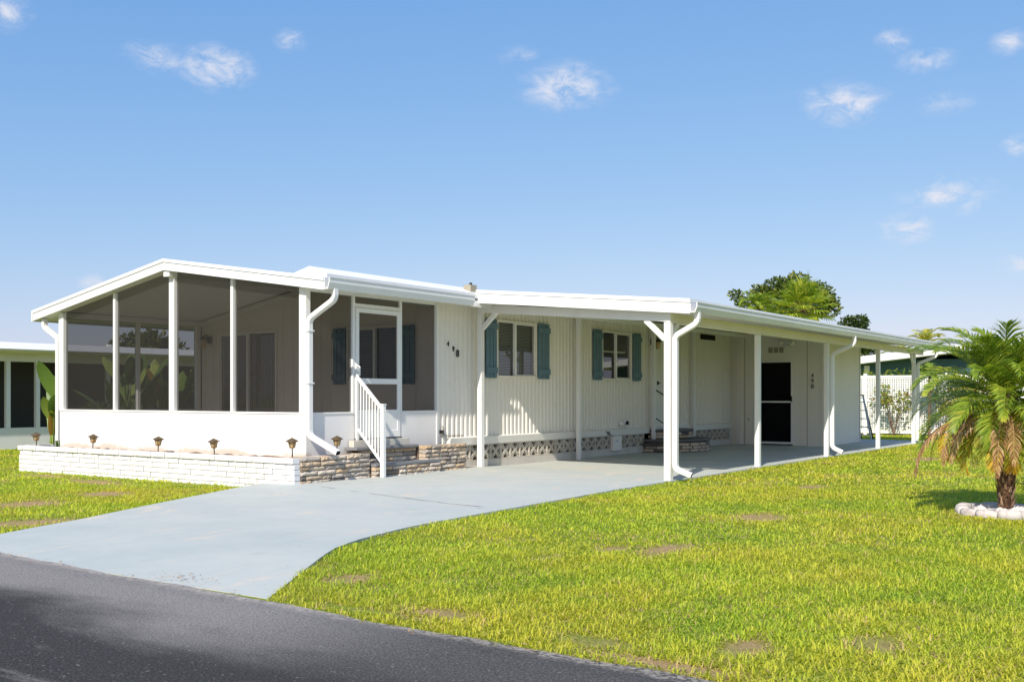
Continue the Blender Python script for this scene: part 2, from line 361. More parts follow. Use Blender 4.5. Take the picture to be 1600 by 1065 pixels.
def bare(x, y):
    b = 0
    for (a, c, rx, ry) in PATCH:
        q = math.hypot((x - a) / rx, (y - c) / ry); b = max(b, cl(1.35 - q))
    return b
# ground: fine near the camera, then wide skirts to the horizon
xs = [-600, -150, -60, -25, -14, -10] + list(np.arange(-7.5, 26, .3)) + [28, 32, 40, 60, 150, 600]
ys = [-600, -150, -60, -30, -20] + list(np.arange(-14, 16.01, .3)) + [18, 22, 30, 60, 150, 600]
gv = [(x, y, GZ) for x in xs for y in ys]; ny = len(ys)
gf = [(i * ny + j, (i + 1) * ny + j, (i + 1) * ny + j + 1, i * ny + j + 1) for i in range(len(xs) - 1) for j in range(ny - 1)]
gme = bpy.data.meshes.new('ground'); gme.from_pydata(gv, [], gf); gme.materials.append(MATS['lawn_soil'])
at = gme.attributes.new('bare', 'FLOAT', 'POINT'); at.data.foreach_set('value', [float(bare(x, y)) for x, y, z in gv])
go = bpy.data.objects.new('ground', gme); reg(go); tag(go, 'lawn ground with green turf and dry brown patches', None, None, 'structure')
# road sheet
ry = [-300, -60] + list(np.arange(-20, 12, .12)) + [40, 300]
rv = []; 
for y in ry: rv += [(-12.5, y, GZ + .012), (-9, y, GZ + .03), (road_x(y) - .25, y, GZ + .022), (road_x(y), y, GZ + .006)]
rf = [(4 * i + j, 4 * i + 4 + j, 4 * i + 5 + j, 4 * i + 1 + j) for i in range(len(ry) - 1) for j in range(3)]
rf = [tuple(reversed(q)) for q in rf]
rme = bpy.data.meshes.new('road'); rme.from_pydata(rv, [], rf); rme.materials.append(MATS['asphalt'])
tag(reg(bpy.data.objects.new('road', rme)), 'dark patchy asphalt road along the lawn edge', None, None, 'structure')
# driveway slab
sx = sorted(set([-5.66] + list(np.round(np.arange(-5.5, 19, .25), 3)) + [-.6, -.9, 18.9])); NJ = 22
dv = []; df_ = []
for x in sx:
    a, b = interp(DR, x), interp(DL, x)
    row = [(x, a - .0, GZ - .05)] + [(x, a + (b - a) * j / NJ, gz(x, a + (b - a) * j / NJ) - (.019 * cl((-4.6 - x) / 1.0))) for j in range(NJ + 1)] + [(x, b, GZ - .05)]
    dv += row
m_ = NJ + 3
for i in range(len(sx) - 1):
    for j in range(m_ - 1): df_.append((i * m_ + j, (i + 1) * m_ + j, (i + 1) * m_ + j + 1, i * m_ + j + 1))
df_.append(tuple(range(m_))); df_.append(tuple((len(sx) - 1) * m_ + j for j in range(m_ - 1, -1, -1)))
dme = bpy.data.meshes.new('driveway'); dme.from_pydata(dv, [], df_); dme.materials.append(MATS['concrete_blue'])
tag(reg(bpy.data.objects.new('driveway', dme)), 'pale blue painted concrete driveway under the carport', None, None, 'structure')

ck = MB(); pts = [onz(491, 762, .03), onz(560, 770, .025), onz(669, 781, .02), onz(756, 790, .012)]
dj = bpy.data.objects['driveway']
for a, b in zip(pts, pts[1:]):
    n = 6
    for i in range(n):
        p, q = a.lerp(b, i / n), a.lerp(b, (i + 1) / n)
        if rnd0.random() < .25: continue
        w = rnd0.uniform(.004, .010); d = (q - p).normalized(); r_ = Vector((-d.y, d.x, 0)) * w
        ck.add([(v.x, v.y, gz(v.x, v.y) + .004) for v in (p - r_, q - r_ * .6, q + r_ * .6, p + r_)], [(0, 1, 2, 3)])
ck.build('crack', 'slate', dj)
# ---------------------------------------------------------------- house
house = thing('mobile_home', 'white mobile home with screened front porch and ribbed cream siding', 'house', (7, 2.85, 0))
HX0, HX1, WY = 2.8, 14.36, 5.7
WIN = [(4.40, 5.58, 4.95), (7.96, 9.15, 8.53)]; WZ0, WZ1 = 1.52, 2.45
DOOR = (10.25, 11.15)
def rib(x0, x1, z0, z1, mb, y=0.0, pitch=.118, dep=.023, face=-1):
    pts = []; k = math.floor(x0 / pitch) - 1
    prof = [(0, 0), (.36, 0), (.5, 1), (.86, 1)]
    while k * pitch < x1:
        for (t, d) in prof:
            xx = (k + t) * pitch
            if x0 < xx < x1: pts.append((xx, d * dep))
        k += 1
    def dat(x):
        t = (x / pitch) % 1
        return 0 if t < .36 else (t - .36) / .14 * dep if t < .5 else dep if t < .86 else (1 - t) / .14 * dep
    pts = [(x0, dat(x0))] + pts + [(x1, dat(x1))]
    vs = [(x, y + d, z) for (x, d) in pts for z in (z0, z1)]
    mb.add(vs, [(2 * i, 2 * i + 2, 2 * i + 3, 2 * i + 1) for i in range(len(pts) - 1)])
sd = MB(); TOPZ = 2.86
cuts = [(HX0 - .02, WIN[0][0], None), (WIN[0][0], WIN[0][1], 'w'), (WIN[0][1], WIN[1][0], None), (WIN[1][0], WIN[1][1], 'w'), (WIN[1][1], DOOR[0], None), (DOOR[0], DOOR[1], 'd'), (DOOR[1], HX1, None)]
for (a, b, k) in cuts:
    if k is None: rib(a, b, .40, TOPZ, sd)
    elif k == 'w': rib(a, b, .40, WZ0, sd); rib(a, b, WZ1, TOPZ, sd)
    else: rib(a, b, 2.42, TOPZ, sd)
rib(HX1, HX1 + .06, -.02, TOPZ, sd)
sd.build('ribbed_siding', 'siding', house)
MB().prism([(-.035, .395), (-.05, .515), (.0, .53), (.02, .53), (.02, .395)], 'x', HX0 + .28, HX1 - .02).build('skirt_trim', 'trim', house)
box('end_wall', 'inner_wall', house, HX1 + 2.8, .03, 0, HX1 + 2.9, WY, 2.7)
box('side_wall', 'inner_wall', house, HX0, WY - .1, 0, HX1 + 2.8, WY, 2.62)
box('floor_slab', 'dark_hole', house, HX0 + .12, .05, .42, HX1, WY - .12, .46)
box('dark_backing', 'dark_hole', house, HX0 + .2, 2.2, .46, HX1, 2.25, 2.7)  # near-black sheet, room darkness behind the windows put into its colour
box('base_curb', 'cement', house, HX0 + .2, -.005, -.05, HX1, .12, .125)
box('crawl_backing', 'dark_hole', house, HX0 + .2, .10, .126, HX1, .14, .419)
# breeze blocks of the skirting
def block_mesh():
    m = MB(); w, h, d = .286, .262, .06; hw = w / 2; hh = h / 2; t = .016
    m.box(-hw, 0, -hh, -hw + t, d, hh).box(hw - t, 0, -hh, hw, d, hh)
    m.box(-hw + t, 0, -hh, hw - t, d, -hh + t).box(-hw + t, 0, hh - t, hw - t, d, hh)
    yy = d * .5
    for sg in (-1, 1):
        for off in (-.042, .042):
            a = Vector((-hw + t, yy, -sg * (hh - t))); b = Vector((hw - t, yy, sg * (hh - t)))
            dr = (b - a).normalized(); pn = Vector((-dr.z, 0, dr.x)) * off
            mid = (a + b) / 2
            for e in (a, b): m.bar(e + pn * .25, mid + pn * .35, .05 - .004 * sg, .02, (0, 1, 0)) if False else m.bar(e + (mid - e) * .02 + pn * .55, mid + pn * .18, .021, d * (.86 + .03 * sg + (.02 if off > 0 else 0)), (0, 1, 0))
    m.box(-.028, .004, -.028, .028, d - .004, .028)
    return m.mesh('breeze_block', 'block_cement')
bm_ = block_mesh(); x = HX0 + .42
while x < HX1 - .12:
    if not (8.25 < x < 8.7 or 9.9 < x < 11.4): place('breeze_block', bm_, house, (x, -.002 + random.uniform(-.002, .002), .258))
    x += .2905
# windows: frame, sashes, panes, blinds
def window(p, axis, a, b, mid, z0, z1, face, blind=True, name='window', half=None):
    """axis 'y': lies in plane y=face looking to -y, spans x a..b; axis 'x': plane x=face looking to -x, spans y a..b"""
    def bx(mb, s0, s1, d0, d1, q0, q1):
        return mb.box(s0, face + d0, q0, s1, face + d1, q1) if axis == 'y' else mb.box(face + d0, s0, q0, face + d1, s1, q1)
    t = .020
    f = MB(); bx(f, a - t, a + .012, -.03, .06, z0 - t, z1 + t); bx(f, b - .012, b + t, -.03, .06, z0 - t, z1 + t)
    bx(f, a + .012, b - .012, -.03, .06, z1 - .012, z1 + t); bx(f, a + .012, b - .012, -.04, .06, z0 - t, z0 + .012)
    w = f.build(name, 'siding' if axis == 'y' else 'trim', p)
    m = MB(); bx(m, mid - .022, mid + .022, -.018, .03, z0 + .012, z1 - .012); m.build('mullion', 'white_metal', w)
    for (s0, s1, d) in ((a + .014, mid - .024, .035), (mid + .024, b - .014, .012)):
        g = MB()
        g.add([(s0, face + d, z0 + .014), (s1, face + d, z0 + .014), (s1, face + d, z1 - .014), (s0, face + d, z1 - .014)] if axis == 'y' else [(face + d, s1, z0 + .014), (face + d, s0, z0 + .014), (face + d, s0, z1 - .014), (face + d, s1, z1 - .014)], [(0, 1, 2, 3)])
        g.build('pane', 'window_glass', w)
        if s0 > mid:
            e = MB(); bx(e, s0, s0 + .02, d - .012, d - .002, z0 + .014, z1 - .014); bx(e, s1 - .02, s1, d - .012, d - .002, z0 + .014, z1 - .014)
            bx(e, s0 + .02, s1 - .02, d - .012, d - .002, z0 + .014, z0 + .034); bx(e, s0 + .02, s1 - .02, d - .012, d - .002, z1 - .034, z1 - .014); e.build('sash', 'trim', w)
    if half:
        h = MB(); bx(h, a + .014, b - .16, .04, .055, half, half + .03); h.build('meeting_rail', 'trim', w)
    if blind:
        sl = MB(); z = z0 + .04
        while z < z1 - .03:
            dd = .075
            if axis == 'y': sl.add([(a + .02, face + dd, z), (b - .02, face + dd, z), (b - .02, face + dd + .012, z + .019), (a + .02, face + dd + .012, z + .019)], [(0, 1, 2, 3)])
            else: sl.add([(face + dd, a + .02, z), (face + dd, b - .02, z), (face + dd + .012, b - .02, z + .019), (face + dd + .012, a + .02, z + .019)], [(0, 1, 2, 3)])
            z += .026
        tag(sl.build('blind', 'blind', w), None, None, None, 'stuff')
    return w
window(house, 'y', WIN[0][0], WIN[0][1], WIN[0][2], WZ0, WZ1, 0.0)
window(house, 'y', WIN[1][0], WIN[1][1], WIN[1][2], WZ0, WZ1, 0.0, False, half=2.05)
# shutters: boards and battens
def shutter(p, axis, a, b, z0, z1, face, nb=3):
    root = None; w = (b - a - .014 * (nb - 1)) / nb; parts = []
    def bx(s0, s1, d0, d1, q0, q1):
        m = MB(); return m.box(s0, face + d0, q0, s1, face + d1, q1) if axis == 'y' else m.box(face + d0, s0, q0, face + d1, s1, q1)
    root = bx(a + .01, b - .01, -.016, -.004, z0 + .03, z1 - .03).build('shutter', 'teal_shadow', p)
    for i in range(nb):
        s0 = a + i * (w + .014); dz = random.uniform(0, .012)
        bx(s0, s0 + w, -.036, -.0165, z0 + dz, z1 - random.uniform(0, .012)).build('board', 'teal', root, bevel=.003)
    for zc in (z0 + .13, z1 - .13): bx(a - .008, b + .008, -.056, -.0365, zc - .05, zc + .05).build('batten', 'teal', root, bevel=.003)
    return root
for (a, b) in ((4.06, 4.355), (5.635, 6.0), (7.59, 7.925), (9.20, 9.55)): shutter(house, 'y', a, b, 1.485, 2.485, -.004)
# side door behind the corner post, trim, hatch, vents
box('door', 'trim', house, DOOR[0] + .04, .012, .44, DOOR[1] - .04, .05, 2.38)
dr_ = MB().box(DOOR[0] - .03, -.03, .40, DOOR[0] + .04, .06, 2.42).box(DOOR[1] - .04, -.03, .40, DOOR[1] + .03, .06, 2.42).box(DOOR[0] + .04, -.03, 2.38, DOOR[1] - .04, .06, 2.42).build('door_frame', 'white_metal', house)
MB().box(10.35, -.02, 1.42, 10.40, .012, 1.5).box(10.33, -.05, 1.45, 10.42, -.02, 1.47).build('door_handle', 'dark_metal', house)
box('access_hatch', 'trim', house, 13.82, -.016, .62, 14.30, -.004, 1.80, bevel=.004)
MB().box(13.84, -.03, 1.81, 14.28, -.004, 1.835).build('hatch_drip_cap', 'trim', house)
vt = MB().box(12.58, -.02, 2.50, 13.38, .0, 2.62).build('wall_vent', 'dark_hole', house)
for k in range(4): MB().box(12.60, -.034, 2.515 + k * .027, 13.36, -.02, 2.522 + k * .027).build('louvre', 'dark_metal', vt)
# dryer vent, spigot, meter box
hd = MB(); n = 10
prof = [(math.cos(math.pi * i / n) * .11, math.sin(math.pi * i / n) * .11) for i in range(n + 1)]
hd.prism([(8.86 + a, .60 + b) for a, b in prof], 'y', -.075, .005); v1 = hd.build('dryer_vent', 'white_metal', house)
MB().prism([(8.87 + a * .72, .603 + b * .72) for a, b in prof], 'y', -.079, -.0755).build('vent_opening', 'dark_hole', v1)
MB().lathe([(.0, 0), (.05, 0), (.055, .03), (.05, .07), (0, .075)], (8.66, -.05, .585), 10).build('vent_cap', 'white_metal', house, True)
box('meter_box', 'trim', house, 8.30, -.07, .09, 8.66, -.003, .385, bevel=.008)
MB().box(8.40, -.073, .27, 8.50, -.0705, .30).build('meter_label', 'ladder_metal', house)
sp = MB().tube([(8.12, 0, .44), (8.12, -.07, .44), (8.12, -.1, .41)], .014, 8).build('spigot', 'dark_metal', house)
MB().lathe([(0, 0), (.045, 0), (.045, .012), (0, .012)], (8.12, -.06, .465), 8).build('spigot_wheel', 'dark_metal', sp)
MB().tube([(8.0, -.02, .46), (8.05, -.05, .49), (8.2, -.05, .43), (8.36, -.03, .40)], .006, 6).build('spigot_hose', 'dark_metal', sp)
MB().tube([(2.92, -.018, .72), (2.93, -.018, .64), (2.95, -.018, .58), (3.0, -.018, .56), (3.45, -.018, .55)], .006, 6).build('wall_cable', 'dark_metal', house)
MB().box(2.86, -.03, .60, 2.93, -.002, .65).build('cable_box', 'dark_metal', house)
# house number
def glyph(ch, size, p, loc, rot, mat='dark_metal', name='house_number', ext=.006):
    c = bpy.data.curves.new('glyph', 'FONT'); c.body = ch; c.size = size; c.extrude = ext; c.offset = .0; c.align_x = 'CENTER'; c.align_y = 'CENTER'
    t = bpy.data.objects.new('glyph', c); COL.objects.link(t)
    me = bpy.data.meshes.new_from_object(t.evaluated_get(bpy.context.evaluated_depsgraph_get())); bpy.data.objects.remove(t)
    me.materials.clear(); me.materials.append(MATS[mat]); o = place(name, me, p, loc, rot); return o
glyph('4', .115, house, (3.065, -.012, 2.005), (R(90), 0, 0))
glyph('9', .115, house, (3.20, -.012, 1.93), (R(90), 0, 0))
glyph('8', .165, house, (3.31, -.012, 1.86), (R(90), 0, 0))

# ---- porch
KZ, FZ = .945, .46
PW = .10
def gable_z(y, off=0.0):     # underside of the gable fascia line
    return (3.06 - (2.85 - y) * .1455 if y < 2.85 else 3.06 - (y - 2.85) * .1785) + off
box('porch_floor', 'cement', house, .03, .03, -.05, HX0 - .003, WY - .03, FZ)
kw = MB().box(0, 0, .02, PW, WY, KZ).build('knee_wall', 'stucco_base', house)
box('side_knee_wall', 'stucco', house, PW + .002, 0, .10, .93, PW, KZ - .004); box('side_knee_wall', 'stucco', house, 1.93, 0, .10, HX0 - .025, PW, KZ - .004)
MB().box(PW + .002, WY - PW, .10, HX0 - .005, WY, KZ - .004).build('far_knee_wall', 'stucco', house)
# knee-wall caps
MB().box(-.012, -.012, KZ, PW + .01, WY + .012, KZ + .022).build('knee_wall_cap', 'white_metal', house)
MB().box(PW + .012, -.01, KZ - .003, .90, PW, KZ + .019).build('side_knee_wall_cap', 'white_metal', house); MB().box(1.96, -.01, KZ - .003, HX0 - .03, PW, KZ + .019).build('side_knee_wall_cap', 'white_metal', house)
# front wall of the house behind the porch (with a window and a sliding glass door)
iw = MB(); X = HX0
W3 = (.76, 1.88, 1.30); SL = (3.60, 5.09, 4.34)
def iwall(y0, y1, z0, z1=None):
    t0 = z1 if z1 else gable_z(y0, -.02); t1 = z1 if z1 else gable_z(y1, -.02)
    pl = [(y0, z0), (y1, z0), (y1, t1), (y0, t0)]
    iw.prism(pl, 'x', X, X + .1)
iwall(0.02, W3[0], .0); iwall(W3[0], W3[1], 0, 1.42); iwall(W3[0], W3[1], 2.30); iwall(W3[1], 2.85, 0); iwall(2.85, SL[0], 0)
iwall(SL[0], SL[1], 2.33); iwall(SL[0], SL[1], 0, .47); iwall(SL[1], WY - .001, 0)
iw.build('porch_back_wall', 'inner_wall', house)
gr = MB()
for k in range(24):
    y = .2 + k * .23
    if W3[0] - .32 < y < W3[1] + .32 or SL[0] - .06 < y < SL[1] + .06: continue
    gr.box(X - .006, y, FZ, X - .0005, y + .008, gable_z(y, -.1))
gr.build('panel_batten', 'inner_wall', house)
window(house, 'x', W3[0], W3[1], W3[2], 1.42, 2.30, X, True)
shutter(house, 'x', .43, .72, 1.37, 2.32, X - .004); shutter(house, 'x', 1.92, 2.2, 1.37, 2.32, X - .004)
window(house, 'x', SL[0], SL[1], SL[2], .50, 2.31, X, False, 'sliding_glass_door')
sl = MB()
for k in range(16):
    y = SL[0] + .05 + k * .047; sl.add([(X + .11, y, .52), (X + .13, y + .042, .52), (X + .13, y + .042, 2.29), (X + .11, y, 2.29)], [(0, 1, 2, 3)])
tag(sl.build('vertical_blind', 'blind', house), None, None, None, 'stuff')
MB().bar((X - .03, 2.87, gable_z(2.87, -.06)), (X - .03, WY - .1, gable_z(WY - .1, -.06)), .05, .08).build('ceiling_trim', 'ceiling', house)
MB().bar((X - .03, .1, gable_z(.1, -.06)), (X - .03, 2.84, gable_z(2.84, -.06)), .05, .08).build('ceiling_trim', 'ceiling', house)
# posts: front row
FP = [(5.72 - .05, .13), (4.24, .055), (2.82, .12), (1.49, .055), (.065, .13)]
for (y, w) in FP:
    box('porch_post', 'white_metal', house, -.006 if w > .1 else .0, y - w / 2, KZ + .0225, PW - .02, y + w / 2, gable_z(y, -.005), bevel=.004)
for (x, w) in ((1.45, .055), (2.74, .09)):
    box('porch_post', 'white_metal', house, x - w / 2, WY - .09, KZ - .003, x + w / 2, WY - .005, 2.50, bevel=.004)
for x in (.93, 1.945): box('door_post', 'white_metal', house, x - .025, .004, .56, x + .025, .06, 2.60)
box('porch_post', 'white_metal', house, HX0 - .022, -.012, .42, HX0 + .02, .06, 2.62)
MB().box(-.098, 2.752, 2.96, 2.79, 2.888, 3.052).build('ridge_beam', 'white_metal', house, bevel=.004)
MB().box(.04, WY - .10, 2.475, 2.795, WY - .01, 2.56).build('eave_beam', 'white_metal', house)
MB().box(.09, .01, 2.60, 2.90, .09, 2.68).build('eave_beam', 'white_metal', house)
# screens
def screen(poly, axis, a, name='screen_panel', mat='screen_mesh'):
    v = [(a, p[0], p[1]) if axis == 'x' else (p[0], a, p[1]) for p in poly]
    m = MB(); m.add(v, [tuple(range(len(v)))]); return m.build(name, mat, house)
ysp = [y for y, w in FP]
for (a, wa), (b, wb) in zip(FP, FP[1:]):
    screen([(a - wa / 2, KZ + .023), (b + wb / 2, KZ + .023), (b + wb / 2, gable_z(b + wb / 2, -.005)), (a - wa / 2, gable_z(a - wa / 2, -.005))], 'x', .05)
screen([(.10, KZ + .02), (.905, KZ + .02), (.905, 2.6), (.10, 2.6)], 'y', .035)
screen([(1.97, KZ + .02), (HX0 - .022, KZ + .02), (HX0 - .022, 2.6), (1.97, 2.6)], 'y', .035)
screen([(.955, 2.50), (1.92, 2.50), (1.92, 2.6), (.955, 2.6)], 'y', .035)
for a, b in ((.08, 1.42), (1.48, 2.69)): screen([(a, KZ), (b, KZ), (b, 2.475), (a, 2.475)], 'y', WY - .04)
MB().box(.955, .004, 2.445, 1.92, .06, 2.50).build('door_header', 'white_metal', house)
# screen door
sdr = MB(); x0, x1, z0, z1 = .96, 1.915, .585, 2.44; t = .065
sdr.box(x0, -.012, z0, x0 + t, .02, z1).box(x1 - t, -.012, z0, x1, .02, z1).box(x0 + t, -.012, z1 - t, x1 - t, .02, z1).box(x0 + t, -.012, z0, x1 - t, .02, z0 + .10).box(x0 + t, -.012, 1.36, x1 - t, .02, 1.44)
door = sdr.build('screen_door', 'white_metal', house, bevel=.004)
MB().box(x0 + t, -.004, z0 + .10, x1 - t, .012, .955).build('kick_panel', 'white_metal', door)
MB().box(x0 + t, -.008, .955, x1 - t, .014, .985).build('mid_rail', 'white_metal', door)
m = MB(); m.add([(x0 + t, .005, .985), (x1 - t, .005, .985), (x1 - t, .005, 1.36), (x0 + t, .005, 1.36)], [(0, 1, 2, 3)]); m.build('screen', 'screen_mesh', door)
m = MB(); m.add([(x0 + t, .005, 1.44), (x1 - t, .005, 1.44), (x1 - t, .005, z1 - t), (x0 + t, .005, z1 - t)], [(0, 1, 2, 3)]); m.build('screen', 'screen_mesh', door)
MB().tube([(x0 + .03, -.012, 1.46), (x0 + .03, -.05, 1.48), (x0 + .03, -.05, 1.6), (x0 + .03, -.012, 1.62)], .012, 6).build('handle', 'white_metal', door)
MB().box(x0 - .03, -.02, .565, x1 + .03, .03, .583).build('door_sill', 'slate', house)
# roof
rf_ = MB(); T = .10
L = [(-.45, gable_z(-.45)), (2.85, 3.06), (6.28, gable_z(6.28))]
poly = [(a, b + .002) for a, b in L] + [(a, b + T) for a, b in reversed(L)]
rf_.prism([poly[0], poly[1], poly[4], poly[5]], 'x', -.10, 14.6); rf_.prism([poly[1], poly[2], poly[3], poly[4]], 'x', -.10, 14.6)
roof = rf_.build('roof', 'white_roof', house)
for (p, q) in ((L[0], L[1]), (L[1], L[2])):
    MB().prism([(p[0], p[1] - .004), (q[0], q[1] - .004), (q[0], q[1] + .115), (p[0], p[1] + .115)], 'x', -.125, -.102).build('fascia', 'white_roof', roof)
    MB().prism([(p[0] - .004, p[1] + .117), (q[0], q[1] + .117), (q[0], q[1] + .165), (p[0] - .004, p[1] + .165)], 'x', -.14, -.05).build('drip_edge', 'white_roof', roof)
MB().prism([(6.285, gable_z(6.28) - .02), (6.31, gable_z(6.28) - .02), (6.31, gable_z(6.28) + .16), (6.285, gable_z(6.28) + .16)], 'x', -.14, 14.6).build('fascia', 'white_roof', roof)
MB().prism([(.26, 2.82), (-.12, 2.915), (-.44, 2.80), (-.44, 2.72), (.26, 2.76)], 'x', -.06, 3.34).build('roof_over_edge', 'white_roof', roof, bevel=.006)
def gutter(name, p, y, x0, x1, zt, h=.13, w=.11, out=-1):
    prof = [(y, zt), (y, zt - h), (y + out * w * .7, zt - h), (y + out * w, zt - h * .45), (y + out * w, zt - .012), (y + out * (w + .012), zt), (y + out * (w - .012), zt), (y + out * (w - .014), zt - h * .42), (y + out * w * .64, zt - h + .01), (y + out * .01, zt - h + .01), (y + out * .01, zt)]
    m = MB(); m.prism(prof, 'x', x0, x1); return m.build(name, 'gutter_white', p)
gutter('gutter', house, -.45, -.12, 3.05, 2.735, .15, .10)
def downspout(p, pts, name='downspout', rect=(.085, .065), up=(1, 0, 0)):
    P = [Vector(q) for q in pts]; out = [P[0]]
    for a, b, c in zip(P, P[1:], P[2:]):      # rounded elbows
        d1 = min(.07, (b - a).length * .4); d2 = min(.07, (c - b).length * .4)
        s0 = b + (a - b).normalized() * d1; s1 = b + (c - b).normalized() * d2
        for t in (0, .33, .66, 1): out.append((s0 * (1 - t) + b * t) * (1 - t) + (b * (1 - t) + s1 * t) * t)
    out.append(P[-1]); m = MB(); m.tube(out, 1, rect=rect, up=up)
    o = m.build(name, 'gutter_white', p); e = out[-1]; d = (out[-1] - out[-2]).normalized()
    k = MB(); k.tube([e + d * .0005, e + d * .002], 1, rect=(rect[0] * .84, rect[1] * .84), up=up); k.build('downspout_mouth', 'dark_hole', o)
    return o
d_ = downspout(house, [(.03, -.50, 2.60), (.03, -.50, 2.46), (.01, -.05, 2.22), (.01, -.05, .66), (.03, -.56, .44)])
MB().box(-.045, -.092, 1.35, .065, -.006, 1.37).build('strap', 'gutter_white', d_); MB().box(-.045, -.092, 2.05, .065, -.006, 2.07).build('strap', 'gutter_white', d_)
downspout(house, [(-.02, 6.12, 2.47), (-.02, 6.12, 2.33), (.02, 5.78, 2.14), (.02, 5.78, .45)])

# ---------------------------------------------------------------- planter, stone side wall, steps
def brick_mesh(l, h, d, rough, name, mat, nx=5, nz=2, seed=0):
    r = random.Random(seed); m = MB(); vs = []
    for i in range(nx + 1):
        for k in range(nz + 1):
            e = (i in (0, nx)) or (k in (0, nz))
            vs.append((-l / 2 + l * i / nx + (0 if i in (0, nx) else r.uniform(-.2, .2) * l / nx), -d / 2 - (r.uniform(0, rough) if not e else r.uniform(-rough * .35, rough * .1)), -h / 2 + h * k / nz))
    n = len(vs); fs = [(i * (nz + 1) + k, (i + 1) * (nz + 1) + k, (i + 1) * (nz + 1) + k + 1, i * (nz + 1) + k + 1) for i in range(nx) for k in range(nz)]
    b = [(-l / 2, d / 2, -h / 2), (l / 2, d / 2, -h / 2), (l / 2, d / 2, h / 2), (-l / 2, d / 2, h / 2)]
    vs += b
    top = [i * (nz + 1) + nz for i in range(nx + 1)]; bot = [i * (nz + 1) for i in range(nx + 1)]; lf = list(range(nz + 1)); rt = [nx * (nz + 1) + k for k in range(nz + 1)]
    fs += [tuple(top) + (n + 2, n + 3), tuple(reversed(bot)) + (n, n + 1), tuple(reversed(lf)) + (n + 3,)[:0] + (n, n + 3), tuple(rt) + (n + 2, n + 1), (n + 1, n, n + 3, n + 2)]
    m.add(vs, fs); return m.mesh(name, mat)
PX, PY0, PY1, PTOP = -.55, -.36, 5.97, .385
pl_ = thing('brick_planter', 'long low planter of white painted bricks under the porch screens', 'planter', (-.45, 2.9, 0))
wb = [brick_mesh(.36, .066, .10, .007, 'brick', 'white_brick', 4, 2, k) for k in range(6)]
MB().box(PX + .012, PY0 + .014, -.08, PX + .10, PY1, PTOP - .02).build('mortar', 'mortar', pl_)
for c in range(6):
    z = -.012 + c * .073 ; y = PY0 - .0 + (.0 if c % 2 else -.17)
    while y < PY1 - .02:
        ln = random.uniform(.30, .42); y1 = min(y + ln, PY1); y0 = max(y, PY0)
        if y1 - y0 > .05:
            o = place('brick', random.choice(wb), pl_, (PX + .045 - (.012 if c == 5 else 0) + random.uniform(-.004, .004), (y0 + y1) / 2, z), (random.uniform(-.006, .006), 0, R(-90) + random.uniform(-.008, .008)), ((y1 - y0 - .013) / .36, 1.25 if c == 5 else 1, 1))
        y = y1 if y >= PY0 else y0 + (y1 - y0)
sm = MB(); ns = 60
for i in range(ns + 1):
    y = PY0 + .13 + (PY1 - .12 - PY0 - .13) * i / ns; j = rnd0.uniform(-.012, .014)
    sm.v += [(PX + .104, y, PTOP - .06 + j * .5), (PX + .30, y, PTOP - .05 + j), (-.003, y, PTOP - .035 + rnd0.uniform(-.012, .02))]
sm.f = [(3 * i + j, 3 * i + 3 + j, 3 * i + 4 + j, 3 * i + 1 + j)[::-1] for i in range(ns) for j in range(2)]
sm.build('soil', 'soil', pl_, True)
box('end_wall', 'white_brick', pl_, PX + .101, PY1 - .1, -.05, -.01, PY1, PTOP + .004)
sw = thing('stone_wall', 'low split stone side wall between porch corner downspout and steps', 'stone wall', (.2, -.3, 0))
ss = [brick_mesh(.26, .055, .12, .022, 'stone', 'split_stone', 5, 2, 20 + k) for k in range(8)]
def stone_run(p, x0, x1, y, z0, z1, facing=0, hh=.062, dmort=True, seed=1):
    r = random.Random(seed); n = max(1, round((z1 - z0) / hh)); h = (z1 - z0) / n
    for c in range(n):
        z = z0 + (c + .5) * h; x = x0 - (r.uniform(0, .14) if c % 2 else 0)
        while x < x1 - .03:
            ln = r.uniform(.14, .36); a = max(x, x0); b = min(x + ln, x1)
            if x1 - b < .06: b = x1
            if b - a > .03:
                loc = ((a + b) / 2, y + .05 + r.uniform(-.008, .008), z) if facing == 0 else (y + .05 * facing, (a + b) / 2, z)
                place('stone', r.choice(ss), p, loc, (0, 0, 0 if facing == 0 else (R(-90) if facing > 0 else R(90))), ((b - a - .010) / .26, 1, (h - .009) / .055))
            x = b if b == x1 else x + ln
SY = -.36; SZ0 = .035
MB().box(PX + .105, SY + .02, -.05, .84, SY + .12, .375).build('mortar', 'dark_mortar', sw); stone_run(sw, PX + .10, .86, SY, SZ0, .395, seed=3)
MB().box(PX + .105, SY + .121, .0, .84, -.013, .35).build('fill', 'soil', sw); stone_run(sw, SY + .115, -.02, .85, .255, .395, -1, seed=5) if False else None
# rough stones on the wall top
for k in range(7): place('stone', random.choice(ss), sw, (-.35 + k * .18, SY + .15 + random.uniform(-.02, .04), .372), (0, 0, random.uniform(-.4, .4)), (.6, .9, .8))
wing = thing('stone_wall', 'low split stone wing wall right of the entry steps beside breeze blocks', 'stone wall', (2.6, -.3, 0))
MB().box(2.08, SY + .02, -.05, 3.04, SY + .12, .43).build('mortar', 'dark_mortar', wing); stone_run(wing, 2.06, 3.06, SY, .03, .455, seed=8)
MB().box(2.07, SY + .121, .0, 3.05, -.06, .43).build('fill', 'dark_mortar', wing)
st = thing('entry_steps', 'two stone entry steps with grey treads below the screen door', 'steps', (1.5, -.2, 0))
MB().box(.875, SY - .02, -.03, 2.055, SY + .06, .205).box(.875, SY + .061, -.03, 2.055, -.013, .18).build('core', 'dark_mortar', st); stone_run(st, .87, 2.06, SY - .08, .03, .205, seed=11)
MB().box(.875, SY - .105, .2065, 2.33, SY + .235, .245).build('tread', 'tread', st, bevel=.005)
